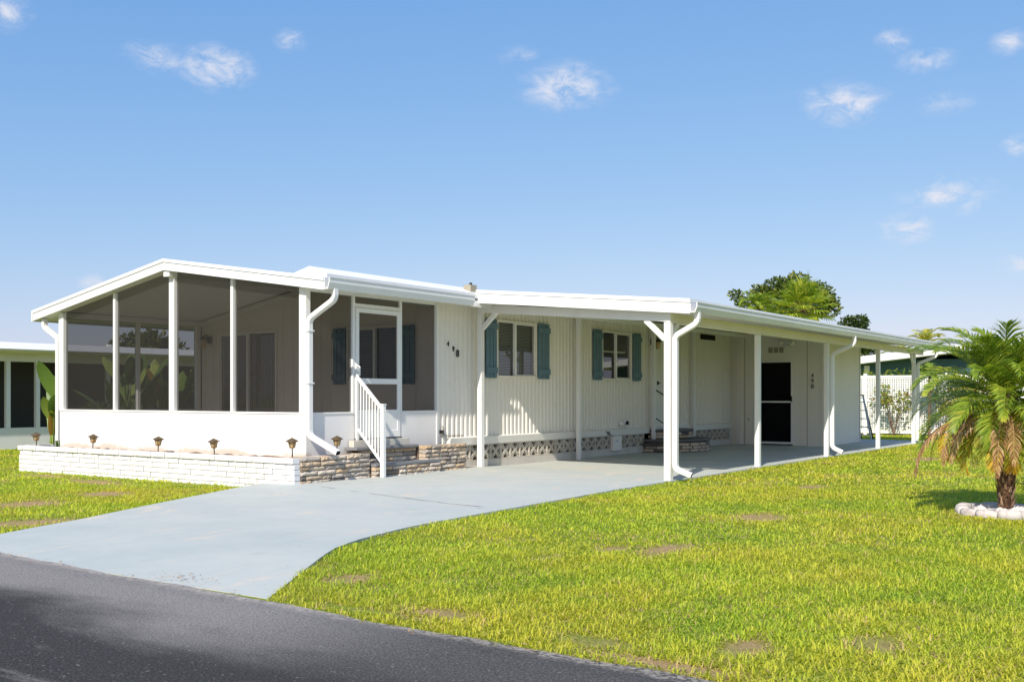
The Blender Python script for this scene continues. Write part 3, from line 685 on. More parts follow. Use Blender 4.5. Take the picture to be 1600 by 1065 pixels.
MB().box(2.062, SY - .07, -.03, 2.31, SY - .03, .2).build('core', 'dark_mortar', st); stone_run(st, 2.062, 2.32, SY - .09, .03, .205, seed=12)
MB().box(.875, -.13, .181, 2.055, -.013, .42).build('core', 'dark_mortar', st); stone_run(st, .87, 2.06, -.185, .247, .43, seed=15)
MB().box(.72, -.245, .432, 2.058, -.014, .472).build('tread', 'tread', st, bevel=.005)
MB().box(.80, -.12, .473, 2.0, -.022, .562).build('threshold', 'cement', st)
# handrail
hr = thing('handrail', 'white metal handrail with thin balusters beside the entry steps', 'handrail', (.97, -.45, .05))
HXr = .955; Y0, Y1 = -.52, -.03; ZT0, ZT1 = 1.05, 1.44; ZB0, ZB1 = .27, .72
MB().box(HXr - .03, Y0 - .03, gz(HXr, Y0), HXr + .03, Y0 + .03, 1.06).build('post', 'white_metal', hr, bevel=.004)
MB().box(HXr - .036, Y0 - .036, 1.061, HXr + .036, Y0 + .036, 1.078).build('post_cap', 'white_metal', hr, bevel=.004)
MB().box(HXr - .022, Y1 - .022, .563, HXr + .022, Y1 + .0, 1.50).build('post', 'white_metal', hr, bevel=.003)
MB().bar((HXr, Y0 + .03, ZT0 - .03), (HXr, Y1 - .022, ZT1), .045, .04).build('top_rail', 'white_metal', hr, bevel=.004)
MB().tube([(HXr, Y1 - .02, ZT1), (HXr, Y1 - .01, ZT1 + .05), (HXr, Y1 + .0, ZT1 + .06)], .018, 8).build('rail_end', 'white_metal', hr)
MB().bar((HXr, Y0 + .03, ZB0), (HXr, Y1 - .022, ZB1), .035, .03).build('bottom_rail', 'white_metal', hr, bevel=.003)
for k in range(7):
    t = (k + 1) / 8; y = Y0 + .03 + (Y1 - .05 - Y0) * t
    MB().box(HXr - .01, y - .009, ZB0 + (ZB1 - ZB0) * t + .016, HXr + .01, y + .009, ZT0 - .03 + (ZT1 - ZT0 + .03) * t - .02).build('baluster', 'white_metal', hr)

# path lights: one built, the rest copied
def path_light():
    root = bpy.data.objects.new('path_light', None); reg(root)
    MB().lathe([(.006, -.06), (.008, 0), (.008, .12), (.006, .12)], n=8).build('stake', 'dark_metal', root, True, local=True)
    MB().lathe([(.012, .12), (.034, .13), (.052, .205), (.048, .21)], n=10).build('lantern', 'amber_glass', root, True, local=True)
    c = MB().lathe([(.05, .208), (.085, .212), (.08, .222), (.04, .245), (.012, .256), (.01, .262), (0, .262)], n=12).build('cap', 'bronze', root, True, local=True)
    r = MB()
    for k in range(5):
        t = 2 * math.pi * k / 5; r.bar((.034 * math.cos(t), .034 * math.sin(t), .13), (.053 * math.cos(t), .053 * math.sin(t), .208), .007, .007)
    r.build('cage', 'bronze', root, local=True)
    return root
def copy_tree(o, p=None):
    c = o.copy(); COL.objects.link(c); c.parent = p
    for ch in o.children: copy_tree(ch, c)
    return c
PLS = [((-.35, 5.80, .335), 'small bronze path light at the far left end of the white planter'),
       ((-.30, 4.35, .335), 'bronze path light in the planter below the leftmost porch screen'),
       ((-.30, 2.74, .335), 'bronze path light in the planter below the tall middle porch post'),
       ((-.30, 1.49, .335), 'bronze path light in the planter right of the middle porch post'),
       ((-.40, -.16, .385), 'bronze path light on the corner of the white brick planter'),
       ((.34, -.24, .39), 'bronze path light on the stone wall behind the downspout mouth')]
p0 = path_light()
roots = [p0] + [copy_tree(p0) for _ in PLS[1:]]
for o, (loc, lb) in zip(roots, PLS):
    o.location = loc; o.rotation_euler = (random.uniform(-.06, .06), random.uniform(-.06, .06), random.uniform(0, 3)); tag(o, lb, 'path light', 'path lights along the porch planter')
# porch wall lantern and side-door lantern
def lantern(loc, label, yaw):
    o = thing('wall_lantern', label, 'wall lamp', loc)
    c, s_ = math.cos(yaw), math.sin(yaw)      # yaw: outward direction
    def P(a, z): return (loc[0] + c * a, loc[1] + s_ * a, loc[2] + z)
    MB().lathe([(0, -.07), (.05, -.06), (.055, 0), (.05, .06), (0, .07)], (loc[0] + c * .02, loc[1] + s_ * .02, loc[2]), 10).build('backplate', 'dark_metal', o)
    MB().tube([P(.02, .03), P(.09, .09), P(.15, .06)], .012, 6).build('arm', 'dark_metal', o)
    MB().lathe([(.035, -.16), (.055, -.04), (.05, .0)], P(.15, 0), 6).build('glass', 'amber_glass', o)
    MB().lathe([(.085, -.005), (.07, .02), (.02, .06), (0, .075)], P(.15, .0), 8).build('cap', 'dark_metal', o)
lantern((2.79, 5.35, 2.22), 'dark coach lantern on the back wall inside the screened porch', math.pi)
lantern((10.08, -.012, 2.33), 'dark lantern on the ribbed wall next to the side door', -math.pi / 2)

# ---------------------------------------------------------------- carport
cp = thing('carport', 'white flat carport roof on slim posts along the house side', 'carport', (10, -3.6, 0))
CX0, CX1, CYA, CYB = 3.32, 18.2, -.28, -4.06
def ctop(y): return 2.53 + (y - CYB) * .0895
rm = MB(); rm.prism([(0.35, ctop(0.35) - .12), (CYB, ctop(CYB) - .12), (CYB, ctop(CYB) - .02), (0.35, ctop(0.35) - .02)], 'x', CX0, CX1)
cr = rm.build('roof', 'ceiling', cp)
MB().prism([(CYA, ctop(CYA) - .205), (CYB, ctop(CYB) - .205), (CYB, ctop(CYB) - .055), (CYA, ctop(CYA) - .055)], 'x', CX0 - .028, CX0 - .003).build('fascia', 'white_roof', cr)
MB().prism([(CYA, ctop(CYA) - .053), (CYB - .01, ctop(CYB) - .053), (CYB - .01, ctop(CYB)), (CYA, ctop(CYA))], 'x', CX0 - .04, CX1).build('roof_cap', 'white_roof', cr)
# pan seams on the ceiling
for k in range(36):
    xx = CX0 + .25 + k * .41
    MB().prism([(-.01, ctop(-.01) - .1215), (CYB + .05, ctop(CYB + .05) - .1215), (CYB + .05, ctop(CYB + .05) - .132), (-.01, ctop(-.01) - .132)], 'x', xx, xx + .02).build('ceiling_seam', 'ceiling', cr)
gutter('gutter', cp, CYB - .002, CX0 - .03, CX1 + .02, ctop(CYB) - .058, .135, .11)
gt2 = MB().prism([(CYB - .0135, ctop(CYB) - .055), (CYB - .125, ctop(CYB) - .068), (CYB - .125, ctop(CYB) - .20), (CYB - .0135, ctop(CYB) - .20)], 'x', CX1 + .021, CX1 + .03).build('gutter_end', 'gutter_white', cp)
# front beam A-B
A = (3.72, -.17); B = (3.45, -3.66)
def post(x, y, zt, w=.085, lab=None):
    return box('post', 'white_metal', cp, x - w / 2, y - w / 2, gz(x, y) - .02, x + w / 2, y + w / 2, zt, bevel=.005)
fb = MB(); 
z_a, z_b = ctop(A[1]) - .27, ctop(B[1]) - .27
fb.bar((A[0] + .06 * .08, A[1] + .04, z_a), (B[0], B[1] - .045, z_b), .07, .13).build('front_beam', 'white_metal', cp, bevel=.004)
post(A[0], A[1], z_a - .067, .085); post(B[0], B[1], z_b - .067, .10)
OUT = [(6.91, -3.60), (10.52, -3.58), (14.13, -3.56), (17.3, -3.66)]
zb = ctop(-3.6) - .21
MB().box(B[0] + .07, -3.67, zb - .14, CX1 - .1, -3.58, zb).build('edge_beam', 'siding', cp, bevel=.004)
for (x, y) in OUT: post(x, -3.62, zb - .141, .085)
for (x, zt) in ((6.87, 2.62), (9.94, 2.62)): post(x, -.13, ctop(-.13) - .175, .075)
post(12.0, -.10, ctop(-.10) - .175, .06)
MB().box(3.8, -.19, ctop(-.13) - .174, 14.3, -.065, ctop(-.13) - .135).build('wall_beam', 'ceiling', cp)
def brace(p, q, w=.05, h=.075): MB().bar(p, q, w, h).build('brace', 'white_metal', cp, bevel=.004)
brace((A[0], A[1] - .04, 2.28), (A[0] - .02, A[1] - .34, z_a - .04 - .03))
brace((B[0], B[1] + .05, 1.99), (B[0] + .02, B[1] + .37, z_b - .02)); brace((B[0] + .05, -3.645, 1.99), (B[0] + .34, -3.635, zb - .13))
brace((17.25, -3.62, 1.98), (17.0, -3.62, zb - .13))
downspout(cp, [(3.42, -4.12, ctop(CYB) - .18), (3.42, -4.12, 2.20), (3.46, -3.76, 2.03), (3.46, -3.76, .16), (3.50, -3.99, .075)], rect=(.075, .075))
downspout(cp, [(10.66, -4.12, ctop(CYB) - .18), (10.66, -4.12, 2.19), (10.62, -3.70, 2.0), (10.62, -3.70, .17), (10.64, -3.9, .08)], rect=(.075, .075))
downspout(cp, [(17.5, -4.12, ctop(CYB) - .18), (17.5, -4.12, 2.17), (17.38, -3.70, 1.98), (17.38, -3.70, .06)], rect=(.075, .075))
rv_ = MB().box(3.14, -.40, 2.80, 3.30, -.26, 2.93).build('roof_flashing_box', 'vent_tan', cp)
MB().tube([(3.2, -.36, 2.93), (3.2, -.36, 2.965)], .02, 6).build('cap', 'dark_metal', rv_); MB().tube([(3.26, -.30, 2.93), (3.26, -.30, 2.965)], .02, 6).build('cap', 'dark_metal', rv_)

# ---------------------------------------------------------------- shed at the back of the carport
sh = thing('utility_shed', 'cream panelled utility shed with dark screen door at carport end', 'shed', (15.8, -1.1, 0))
QX, QX1, QY = 14.38, 17.28, -2.30
fw = MB(); dy0, dy1, dz = -1.56, -.74, 2.02
def panel(y0, y1, z0): fw.prism([(y0, z0), (y1, z0), (y1, ctop(y1) - .135), (y0, ctop(y0) - .135)], 'x', QX, QX + .06)
panel(QY, dy0 - .03, -.02); panel(dy0 - .03, dy1 + .03, dz + .03); panel(dy1 + .03, .03, -.02)
fw.build('front_wall', 'shed_panel', sh)
rw = MB(); n = 26; vs = []
prof = []
k = 0; xx = QX + .061
while xx < QX1 - .07:
    prof += [(xx, 0), (xx + .062, 0), (xx + .066, .008), (xx + .074, .008)]; xx += .078
pts = prof
vs = [(a, QY + d, z) for a, d in pts for z in (-.02, ctop(QY) - .135)]
rw.add(vs, [(2 * i, 2 * i + 2, 2 * i + 3, 2 * i + 1) for i in range(len(pts) - 1)]); rw.box(QX + .062, QY + .012, -.02, QX1 - .06, QY + .05, ctop(QY) - .14)
rw.build('side_wall', 'shed_panel', sh)
MB().box(QX1 - .06, QY, -.02, QX1, .02, ctop(QY) - .14).build('back_wall', 'shed_panel', sh)
MB().box(QX - .014, QY - .012, -.02, QX + .05, QY + .0, ctop(QY) - .14).box(QX - .014, QY + .0005, -.02, QX - .0005, QY + .06, ctop(QY) - .14).build('corner_trim', 'trim', sh)
MB().box(QX1 - .05, QY - .012, -.02, QX1 + .012, QY - .0005, ctop(QY) - .14).build('corner_trim', 'trim', sh)
MB().box(QX - .02, -.26, -.02, QX - .001, -.14, ctop(-.2) - .16).build('corner_trim', 'trim', sh)
for y in (-1.92, -.36): MB().box(QX - .006, y, 0, QX - .0006, y + .012, ctop(y) - .15).build('panel_seam', 'vent_tan', sh)
for k in range(11):
    y = QY + .12 + k * .2
    if dy0 - .06 < y < dy1 + .05: continue
    MB().box(QX - .003, y, 0, QX - .0004, y + .006, ctop(y) - .15).build('panel_groove', 'trim', sh)
sdm = MB().box(QX - .03, dy0, .03, QX + .02, dy0 + .035, dz).box(QX - .03, dy1 - .035, .03, QX + .02, dy1, dz).box(QX - .03, dy0 + .035, dz - .035, QX + .02, dy1 - .035, dz).box(QX - .03, dy0 + .035, .03, QX + .02, dy1 - .035, .08).box(QX - .03, dy0 + .035, 1.02, QX + .02, dy1 - .035, 1.06)
sd2 = sdm.build('screen_door', 'white_metal', sh)
for (a, b) in ((.08, 1.02), (1.06, dz - .035)):
    m = MB(); m.add([(QX, dy0 + .035, a), (QX, dy1 - .035, a), (QX, dy1 - .035, b), (QX, dy0 + .035, b)], [(0, 1, 2, 3)]); m.build('screen', 'dark_screen', sd2)
MB().box(QX - .05, dy0 + .005, 1.04, QX - .031, dy0 + .03, 1.18).build('handle', 'dark_metal', sd2)
MB().box(QX - .012, dy0 - .05, 0, QX - .0007, dy0 - .002, dz + .05).box(QX - .012, dy1 + .002, 0, QX - .0007, dy1 + .05, dz + .05).box(QX - .012, dy0 - .002, dz + .002, QX - .0007, dy1 + .002, dz + .05).build('door_frame', 'trim', sh)
MB().box(QX + .25, QY + .06, 0, QX + .27, .0, 2.4).build('dark_backing', 'dark_hole', sh)  # near-black sheet, darkness behind the screen door put into its colour
vg = MB().box(QX - .012, -1.36, 2.2, QX - .0008, -.94, 2.36).build('vent_grille', 'trim', sh)
for k in range(3): MB().box(QX - .018, -1.34 + k * .135, 2.215, QX - .0125, -1.34 + k * .135 + .11, 2.345).build('vent_slot', 'vent_tan', vg)
MB().box(QX - .012, -.50, .54, QX - .0008, -.42, .68).build('outlet_cover', 'trim', sh); MB().box(QX - .018, -.475, .58, QX - .0125, -.445, .64).build('outlet', 'vent_tan', sh)
for k, (ch, z) in enumerate((('4', 1.66), ('9', 1.53), ('8', 1.40))): glyph(ch, .14, sh, (QX - .014, -2.04, z), (R(90), 0, R(-90)))
fl = thing('floodlight', 'twin white floodlight above the vent grille on the shed', 'floodlight', (QX - .01, -1.45, 2.44))
MB().lathe([(0, 0), (.06, 0), (.06, .03), (0, .03)], (0, 0, 0), 10)
MB().box(QX - .03, -1.51, 2.41, QX - .001, -1.39, 2.49).build('backplate', 'white_metal', fl, bevel=.006)
for sg in (-1, 1):
    h = MB(); c = Vector((QX - .06, -1.45 + sg * .08, 2.47)); d = Vector((-.6, sg * .6, -.25)).normalized()
    h.tube([c, c + d * .06, c + d * .13, c + d * .14], [.02, .035, .058, .045], 10); h.build('lamp_head', 'white_metal', fl, True)
MB().lathe([(0, -.09), (.035, -.08), (.04, -.04), (.02, 0)], (QX - .06, -1.45, 2.41), 8).build('motion_sensor', 'white_metal', fl, True)

# rear steps and rail at the side door
rs = thing('side_steps', 'two rounded slate and brick steps at the side door', 'steps', (10.7, -.4, 0))
def halfdisc(cx, rx, ry, z0, z1, name, mat, n=16):
    pl = [(cx + rx * math.cos(math.pi + math.pi * i / n), -.06 + ry * math.sin(math.pi + math.pi * i / n)) for i in range(n + 1)]
    return MB().prism(pl, 'z', z0, z1).build(name, mat, rs, bevel=.008)
halfdisc(10.72, .98, .82, -.02, .225, 'core', 'dark_mortar'); halfdisc(10.72, 1.06, .90, .226, .275, 'tread', 'slate')
halfdisc(10.66, .64, .48, .276, .425, 'core', 'dark_mortar'); halfdisc(10.66, .74, .56, .426, .47, 'tread', 'slate')
for (cx, rx, ry, zz) in ((10.72, .99, .83, (.04, .105, .17)), (10.66, .65, .49, (.32, .385))):
    for c, z in enumerate(zz):
        n = 11 if rx > .8 else 8
        for i in range(n):
            t = math.pi + math.pi * (i + (.5 if c % 2 else .25)) / n
            place('brick', random.choice(ss), rs, (cx + rx * math.cos(t), -.06 + ry * math.sin(t), z), (0, 0, t + R(90)), (.9, .8, .95))
r2 = thing('side_rail', 'white post with dark rails beside the rounded side steps', 'handrail', (9.8, -.45, 0))
MB().box(9.53, -.86, -.01, 9.58, -.81, .98).build('post', 'white_metal', r2); MB().box(9.52, -.87, .981, 9.59, -.80, 1.0).build('post_cap', 'dark_metal', r2)
MB().tube([(9.555, -.835, .94), (9.85, -.45, 1.18), (10.16, -.05, 1.32)], .014, 6).build('rail', 'dark_metal', r2)
MB().tube([(9.555, -.835, .35), (9.85, -.45, .58), (10.16, -.05, .72)], .012, 6).build('rail', 'dark_metal', r2)

# ---------------------------------------------------------------- plants
def rnd(a, b): return random.uniform(a, b)
def frond(mb, base, az, e0, length, droop, n=34, ll=.26, lw=.014, tint=(.1, .6), tip=None, vee=.5, sag=.35, twist=0.0, rach=.010, petiole=.16):
    p = Vector(base); e = e0; pts = []; dirs = []; N = 22; ds = length / N
    for i in range(N + 1):
        d = Vector((math.cos(az) * math.cos(e), math.sin(az) * math.cos(e), math.sin(e))); pts.append(p.copy()); dirs.append(d); p += d * ds; e -= droop / N * (.35 + 1.3 * i / N); az += twist / N
    mb_rad = [rach * (1 - .75 * i / N) for i in range(N + 1)]
    b0 = len(mb.v); mb.tube(pts, mb_rad, 5, up=(0, 0, 1)); mb.t += [tint[0] * .4 + tint[1] * .6] * (len(mb.v) - b0)
    for i in range(n):
        f = petiole + (1 - petiole) * (i + .5) / n; k = f * N; j = min(int(k), N - 1); q = pts[j].lerp(pts[j + 1], k - j); d = dirs[j]
        side = d.cross(Vector((0, 0, 1)))
        if side.length < .05: side = Vector((-math.sin(az), math.cos(az), 0))
        side.normalize(); up = side.cross(d)
        L_ = ll * (math.sin(math.pi * min(1, .22 + f * .78)) ** .6 * .9 + .12) * rnd(.85, 1.1)
        ang = R(62 - 34 * f + rnd(-7, 7))
        for sg in (-1, 1):
            v = (d * math.cos(ang) + side * sg * math.sin(ang) + up * vee * rnd(.6, 1.2)).normalized()
            m1 = q + v * L_ * .5; v2 = (v + Vector((0, 0, -sag * rnd(.6, 1.4)))).normalized(); m2 = m1 + v2 * L_ * .5
            wv = v.cross(up); wv = (wv / max(wv.length, 1e-3)) * lw / 2 + up * lw * .25
            t = rnd(*tint)
            if tip is not None and f > tip[0]: t = t + (tip[1] - t) * min(1, (f - tip[0]) / max(1 - tip[0], .01) * 1.3)
            mb.add([q - wv * .4, q + wv * .4, m1 + wv, m1 - wv, m2], [(0, 1, 2, 3), (3, 2, 4)], cl(t))
    return pts
palm = thing('date_palm', 'pygmy date palm with arching fronds on the lawn inside white edging', 'palm', (1.72, -8.32, GZ))
PB = Vector((1.72, -8.32, GZ)); PT = 1.18
tr = MB(); tr.tube([PB + Vector((0, 0, z)) + Vector((.015 * math.sin(z * 4), .012 * z, 0)) for z in (-.03, .06, .2, .45, .75, 1.08, 1.28)], [.10, .07, .07, .09, .11, .11, .05], 14); tr.build('trunk', 'bark', palm, True)
bt = MB()
for k in range(210):
    z = .05 + 1.16 * k / 210; t = k * 2.39996; rr = np.interp(z, [0, .06, .2, .45, .75, 1.08, 1.28], [.085, .07, .07, .09, .11, .11, .05])
    c = PB + Vector((math.cos(t) * rr, math.sin(t) * rr, z)); o = Vector((math.cos(t), math.sin(t), 0)); sd_ = Vector((-math.sin(t), math.cos(t), 0))
    w = rnd(.016, .028); h = rnd(.05, .095); ou = rnd(.015, .045)
    bt.add([c - sd_ * w, c + sd_ * w, c + o * ou + Vector((0, 0, h)) + sd_ * w * .4, c + o * ou + Vector((0, 0, h)) - sd_ * w * .4, c + o * .012 + Vector((0, 0, h * .3))], [(0, 1, 4), (1, 2, 4), (2, 3, 4), (3, 0, 4)], rnd(0, 1))
tag(bt.build('leaf_bases', 'boot', palm), None, None, None, 'stuff')
CT = PB + Vector((0, .01, PT))
NF = 70
for k in range(NF):
    t = k * 2.39996 + rnd(-.2, .2); f = k / NF
    e0 = R(87 - 132 * f ** 1.2 + rnd(-6, 6)); ln = rnd(.80, 1.0) * (.8 + .35 * math.sin(math.pi * min(1, f * 1.1)))
    m = MB()
    old = f > .78
    frond(m, CT + Vector((math.cos(t) * .05, math.sin(t) * .05, .12 - .22 * f)), t, e0, ln, R(95 + rnd(-15, 25) - 25 * f), 46, rnd(.22, .28), .014,
          (.02, .68) if not old else (.45, .86), (.6, .84) if old else (.9, .7) if random.random() < .5 else None, .35, .45, rnd(-.4, .4), .008, .12)
    m.build('frond', 'palm_leaf', palm)
for k, (t, ln) in enumerate(((R(122), 1.15), (R(135), .95), (R(112), 1.1), (R(128), 1.2), (R(150), .9), (R(300), 1.0), (R(20), .95), (R(260), 1.0), (R(80), 1.0), (R(200), .9), (R(185), 1.1))):
    m = MB(); rr = .13
    frond(m, CT + Vector((math.cos(t) * rr * .6, math.sin(t) * rr * .6, -.14)), t, R(-2), ln, R(104), 30, .17, .011, (.1, 1), None, -.2, 1.1, rnd(-.3, .3), .008, .15); m.build('dead_frond', 'dead_frond', palm)
# scalloped concrete ring and rocks
def bed(cx, cy, rad, label, nseg, nrock, cat='garden edging'):
    o = thing('bed_edging', label, cat, (cx, cy, GZ))
    seg = MB(); n = 5; a = math.pi / nseg * .94
    for i in range(n + 1):
        t = -a + 2 * a * i / n; bul = .012 * math.cos((i / n - .5) * math.pi)
        for (r, z) in ((rad - .06, -.02), (rad - .06, .06), (rad - .04, .075 + bul * .5), (rad + .02, .078 + bul * .5), (rad + .045 + bul, .06), (rad + .05 + bul, -.02)):
            seg.v.append((r * math.cos(t), r * math.sin(t), z))
    seg.f += [(i * 6 + j, i * 6 + (j + 1) % 6, (i + 1) * 6 + (j + 1) % 6, (i + 1) * 6 + j) for i in range(n) for j in range(6)] + [(5, 4, 3, 2, 1, 0), tuple(n * 6 + j for j in range(6))]
    me = seg.mesh('edging_block', 'bed_edge', True)
    for k in range(nseg): place('edging_block', me, o, (cx, cy, GZ + rnd(-.006, .006)), (rnd(-.02, .02), rnd(-.02, .02), 2 * math.pi * k / nseg))
    MB().lathe([(0, -.02), (rad - .065, -.02), (rad - .065, .035), (0, .045)], (cx, cy, GZ), 20).build('soil', 'soil', o)
    rocks = []
    for q in range(5):
        m = MB(); r0 = random.Random(q)
        m.lathe([(.01, 0), (.045, .006), (.055, .025), (.035, .048), (.008, .055)], n=7); m.v = [(x * r0.uniform(.75, 1.2), y * r0.uniform(.75, 1.2), z * r0.uniform(.8, 1.15)) for x, y, z in m.v]; rocks.append(m.mesh('rock', 'bed_stone'))
    for k in range(nrock):
        t = rnd(0, 2 * math.pi); r = (rad - .11) * math.sqrt(rnd(.08, 1)); sc = rnd(.6, 1.15)
        if r < .12: continue
        place('rock', random.choice(rocks), o, (cx + r * math.cos(t), cy + r * math.sin(t), GZ + .03), (rnd(-.2, .2), rnd(-.2, .2), rnd(0, 6)), (sc, sc, sc))
    return o
bed(1.72, -8.32, .43, 'scalloped white concrete ring with rocks around the palm trunk', 13, 70)
bed(5.15, -8.52, .46, 'white concrete ring partly hidden behind the palm at the right', 13, 40)
pl2 = thing('young_palm', 'smaller green palm in the far white ring behind the date palm', 'palm', (5.15, -8.52, GZ))
t2 = MB(); t2.tube([(5.15, -8.52, GZ), (5.16, -8.52, .35), (5.15, -8.51, .7)], [.09, .10, .07], 10); t2.build('trunk', 'bark', pl2, True)
for k in range(26):
    f = k / 26; t = k * 2.39996; m = MB()
    frond(m, (5.15 + math.cos(t) * .04, -8.52 + math.sin(t) * .04, .72 - .1 * f), t, R(82 - 90 * f), rnd(.75, .95), R(90), 30, .22, .013, (.05, .65), None, .35, .45, rnd(-.3, .3), .008, .14); m.build('frond', 'palm_leaf', pl2)

def leaf_cloud(mb, clumps, n, size, tint=(0, 1), flat=.35):
    tot = sum(c[3] ** 2 for c in clumps)
    for (cx, cy, cz, r, sq) in clumps:
        for _ in range(int(n * r * r / tot)):
            v = Vector((random.gauss(0, 1), random.gauss(0, 1), random.gauss(0, 1))).normalized(); rad = r * random.random() ** .4
            p = Vector((cx, cy, cz)) + Vector((v.x * rad, v.y * rad, v.z * rad * sq))
            d = Vector((random.gauss(0, 1), random.gauss(0, 1), random.gauss(0, .6))) + v * .7; d.normalize()
            w = d.cross(Vector((random.gauss(0, 1), random.gauss(0, 1), random.gauss(0, 1)))).normalized(); L_ = size * rnd(.6, 1.3)
            mb.add([p, p + d * L_ * .5 + w * L_ * .26, p + d * L_, p + d * L_ * .5 - w * L_ * .26], [(0, 1, 2, 3)], cl(rnd(*tint)))
def broad_tree(name, label, base, h, clumps, n, size, mat='tree_leaf', tint=(0, 1), group=None):
    o = thing(name, label, 'tree', base, group); b = Vector(base)
    tb = MB(); top = b + Vector((0, 0, h * .45)); tb.tube([b - Vector((0, 0, .05)), b + Vector((.05, .02, h * .2)), top], [.035 * h, .028 * h, .022 * h], 9)
    for c in clumps:
        e = Vector(c[:3]); mdl = top.lerp(e, .5) + Vector((0, 0, .12 * h)); tb.tube([top - Vector((0, 0, .1)), mdl, e], [.016 * h, .010 * h, .004 * h], 6)
    tb.build('trunk', 'bark', o)
    m = MB(); leaf_cloud(m, clumps, n, size, tint); m.build('crown', mat, o); return o
def clumps_at(x, base_pts): return [(*p, r, sq) for (p, r, sq) in base_pts]
def pt(px, py, depth): 
    d = ray(px, py); return CAM + d * depth
DT = 46.0
def cp_(px, py, r, dep=DT, sq=.8): q = pt(px, py, dep); return (q.x, q.y, q.z, r, sq)
trk = pt(1225, 617, DT)
broad_tree('broadleaf_tree', 'tall dark broadleaf tree above the middle of the carport roof', (trk.x, trk.y, GZ), 6, [cp_(1215, 455, .75), cp_(1245, 447, .7), cp_(1280, 460, .65), cp_(1190, 462, .6), cp_(1265, 475, .85), cp_(1225, 475, .9), cp_(1295, 470, .4), cp_(1160, 472, .35), cp_(1150, 462, .28), cp_(1300, 482, .4), cp_(1240, 500, 1.0)], 9000, .17, tint=(0, .95))
trk = pt(1340, 617, 50)
broad_tree('broadleaf_tree', 'small dark tree behind the far end of the carport roof', (trk.x, trk.y, GZ), 5, [cp_(1325, 505, .42, 50), cp_(1345, 502, .38, 50), cp_(1318, 520, .5, 50), cp_(1350, 535, .5, 50), cp_(1340, 520, .5, 50), cp_(1353, 555, .5, 50)], 3000, .17, tint=(0, .5))
def fan(mb, base, d, L_, r, tint):
    d = Vector(d).normalized(); side = d.cross(Vector((0, 0, 1)))
    if side.length < .1: side = Vector((1, 0, 0))
    side.normalize(); up = side.cross(d); h = Vector(base) + d * L_
    b0 = len(mb.v); mb.tube([base, Vector(base) + d * L_ * .5 + Vector((0, 0, .04)), h], [.022, .016, .012], 5); mb.t += [.7] * (len(mb.v) - b0)
    for k in range(24):
        a = R(-118 + 236 * k / 23); v = (d * math.cos(a) + side * math.sin(a) + up * .18).normalized(); rr = r * (1 - .25 * abs(a) / R(118)) * rnd(.88, 1.08)
        m1 = h + v * rr * .55; m2 = m1 + (v + Vector((0, 0, -rnd(.3, .9)))).normalized() * rr * .45; w = v.cross(up).normalized() * .035
        mb.add([h, m1 + w, m2, m1 - w], [(0, 1, 2, 3)], cl(rnd(*tint)))
def cabbage_palm(name, label, px, py, dep, R_=1.0, nf=26, tint=(.2, .8), group=None):
    c = pt(px, py, dep); o = thing(name, label, 'palm', (c.x, c.y, GZ), group)
    t = MB(); t.tube([(c.x, c.y, GZ - .05), (c.x + .05, c.y, c.z * .5), (c.x, c.y, c.z)], [.2, .16, .15], 10); t.build('trunk', 'bark', o)
    for k in range(nf):
        f = k / nf; a = k * 2.39996; e = R(85 - 115 * f); m = MB()
        fan(m, (c.x, c.y, c.z), (math.cos(a) * math.cos(e), math.sin(a) * math.cos(e), math.sin(e)), R_ * rnd(.6, .85), R_ * rnd(.75, .95), tint); m.build('frond', 'palm_leaf', o)
cabbage_palm('fan_palm', 'bright green fan palm in front of the dark tree above the carport', 1255, 484, 40, .95, 34, (.2, .72))
def feather_palm(name, label, px, py, dep, ln, nf=24, tint=(.3, .9), mat='palm_leaf', ll=.4, e_hi=85, e_lo=-20, lw=.03, tr_=.12):
    c = pt(px, py, dep); o = thing(name, label, 'palm', (c.x, c.y, GZ))
    t = MB(); t.tube([(c.x, c.y, GZ - .05), (c.x + .04, c.y, c.z * .5), (c.x, c.y, c.z)], [tr_ * 1.15, tr_ * .95, tr_ * .85], 8); t.build('trunk', 'bark', o)
    for k in range(nf):
        f = k / nf; a = k * 2.39996; m = MB()
        frond(m, (c.x, c.y, c.z), a, R(e_hi - (e_hi - e_lo) * f), ln * rnd(.85, 1.1), R(110), 26, ll, lw, tint, None, .2, .6, rnd(-.3, .3), .02, .15); m.build('frond', mat, o)
feather_palm('feather_palm', 'drooping green feather palm at the left of the tree clump', 1185, 482, 43, 1.1, 26, (.1, .7))
feather_palm('feather_palm', 'yellow green palm top showing above the carport roof corner', 1446, 538, 50, 1.25, 14, (.6, .82), e_hi=85, e_lo=15)
feather_palm('feather_palm', 'palm crown behind the far carport posts over the teal house', 1408, 560, 50, 1.0, 18, (.2, .75))
# neighbour on the right: teal house with white gable roof
nr = thing('neighbour_house', 'teal house with white low gable roof behind the lattice fence', 'house', (30.5, -4, 0))
NXr = 30.0
MB().box(NXr, -12, -.05, NXr + 9, 1.4, 2.5).build('wall', 'neighbour_teal', nr)
rr = MB(); g = [(1.9, 2.30), (-5.2, 3.02), (-12.6, 2.30)]
for a, b in zip(g, g[1:]): rr.prism([a, b, (b[0], b[1] + .26), (a[0], a[1] + .26)], 'x', NXr - .7, NXr + 9.5)
rr.build('roof', 'white_roof', nr)
MB().box(NXr - .62, 1.55, -.05, NXr - .52, 1.65, 2.34).build('post', 'white_metal', nr); MB().box(NXr - .05, 1.05, .4, NXr - .001, 1.25, 2.3).build('corner_trim', 'white_metal', nr)
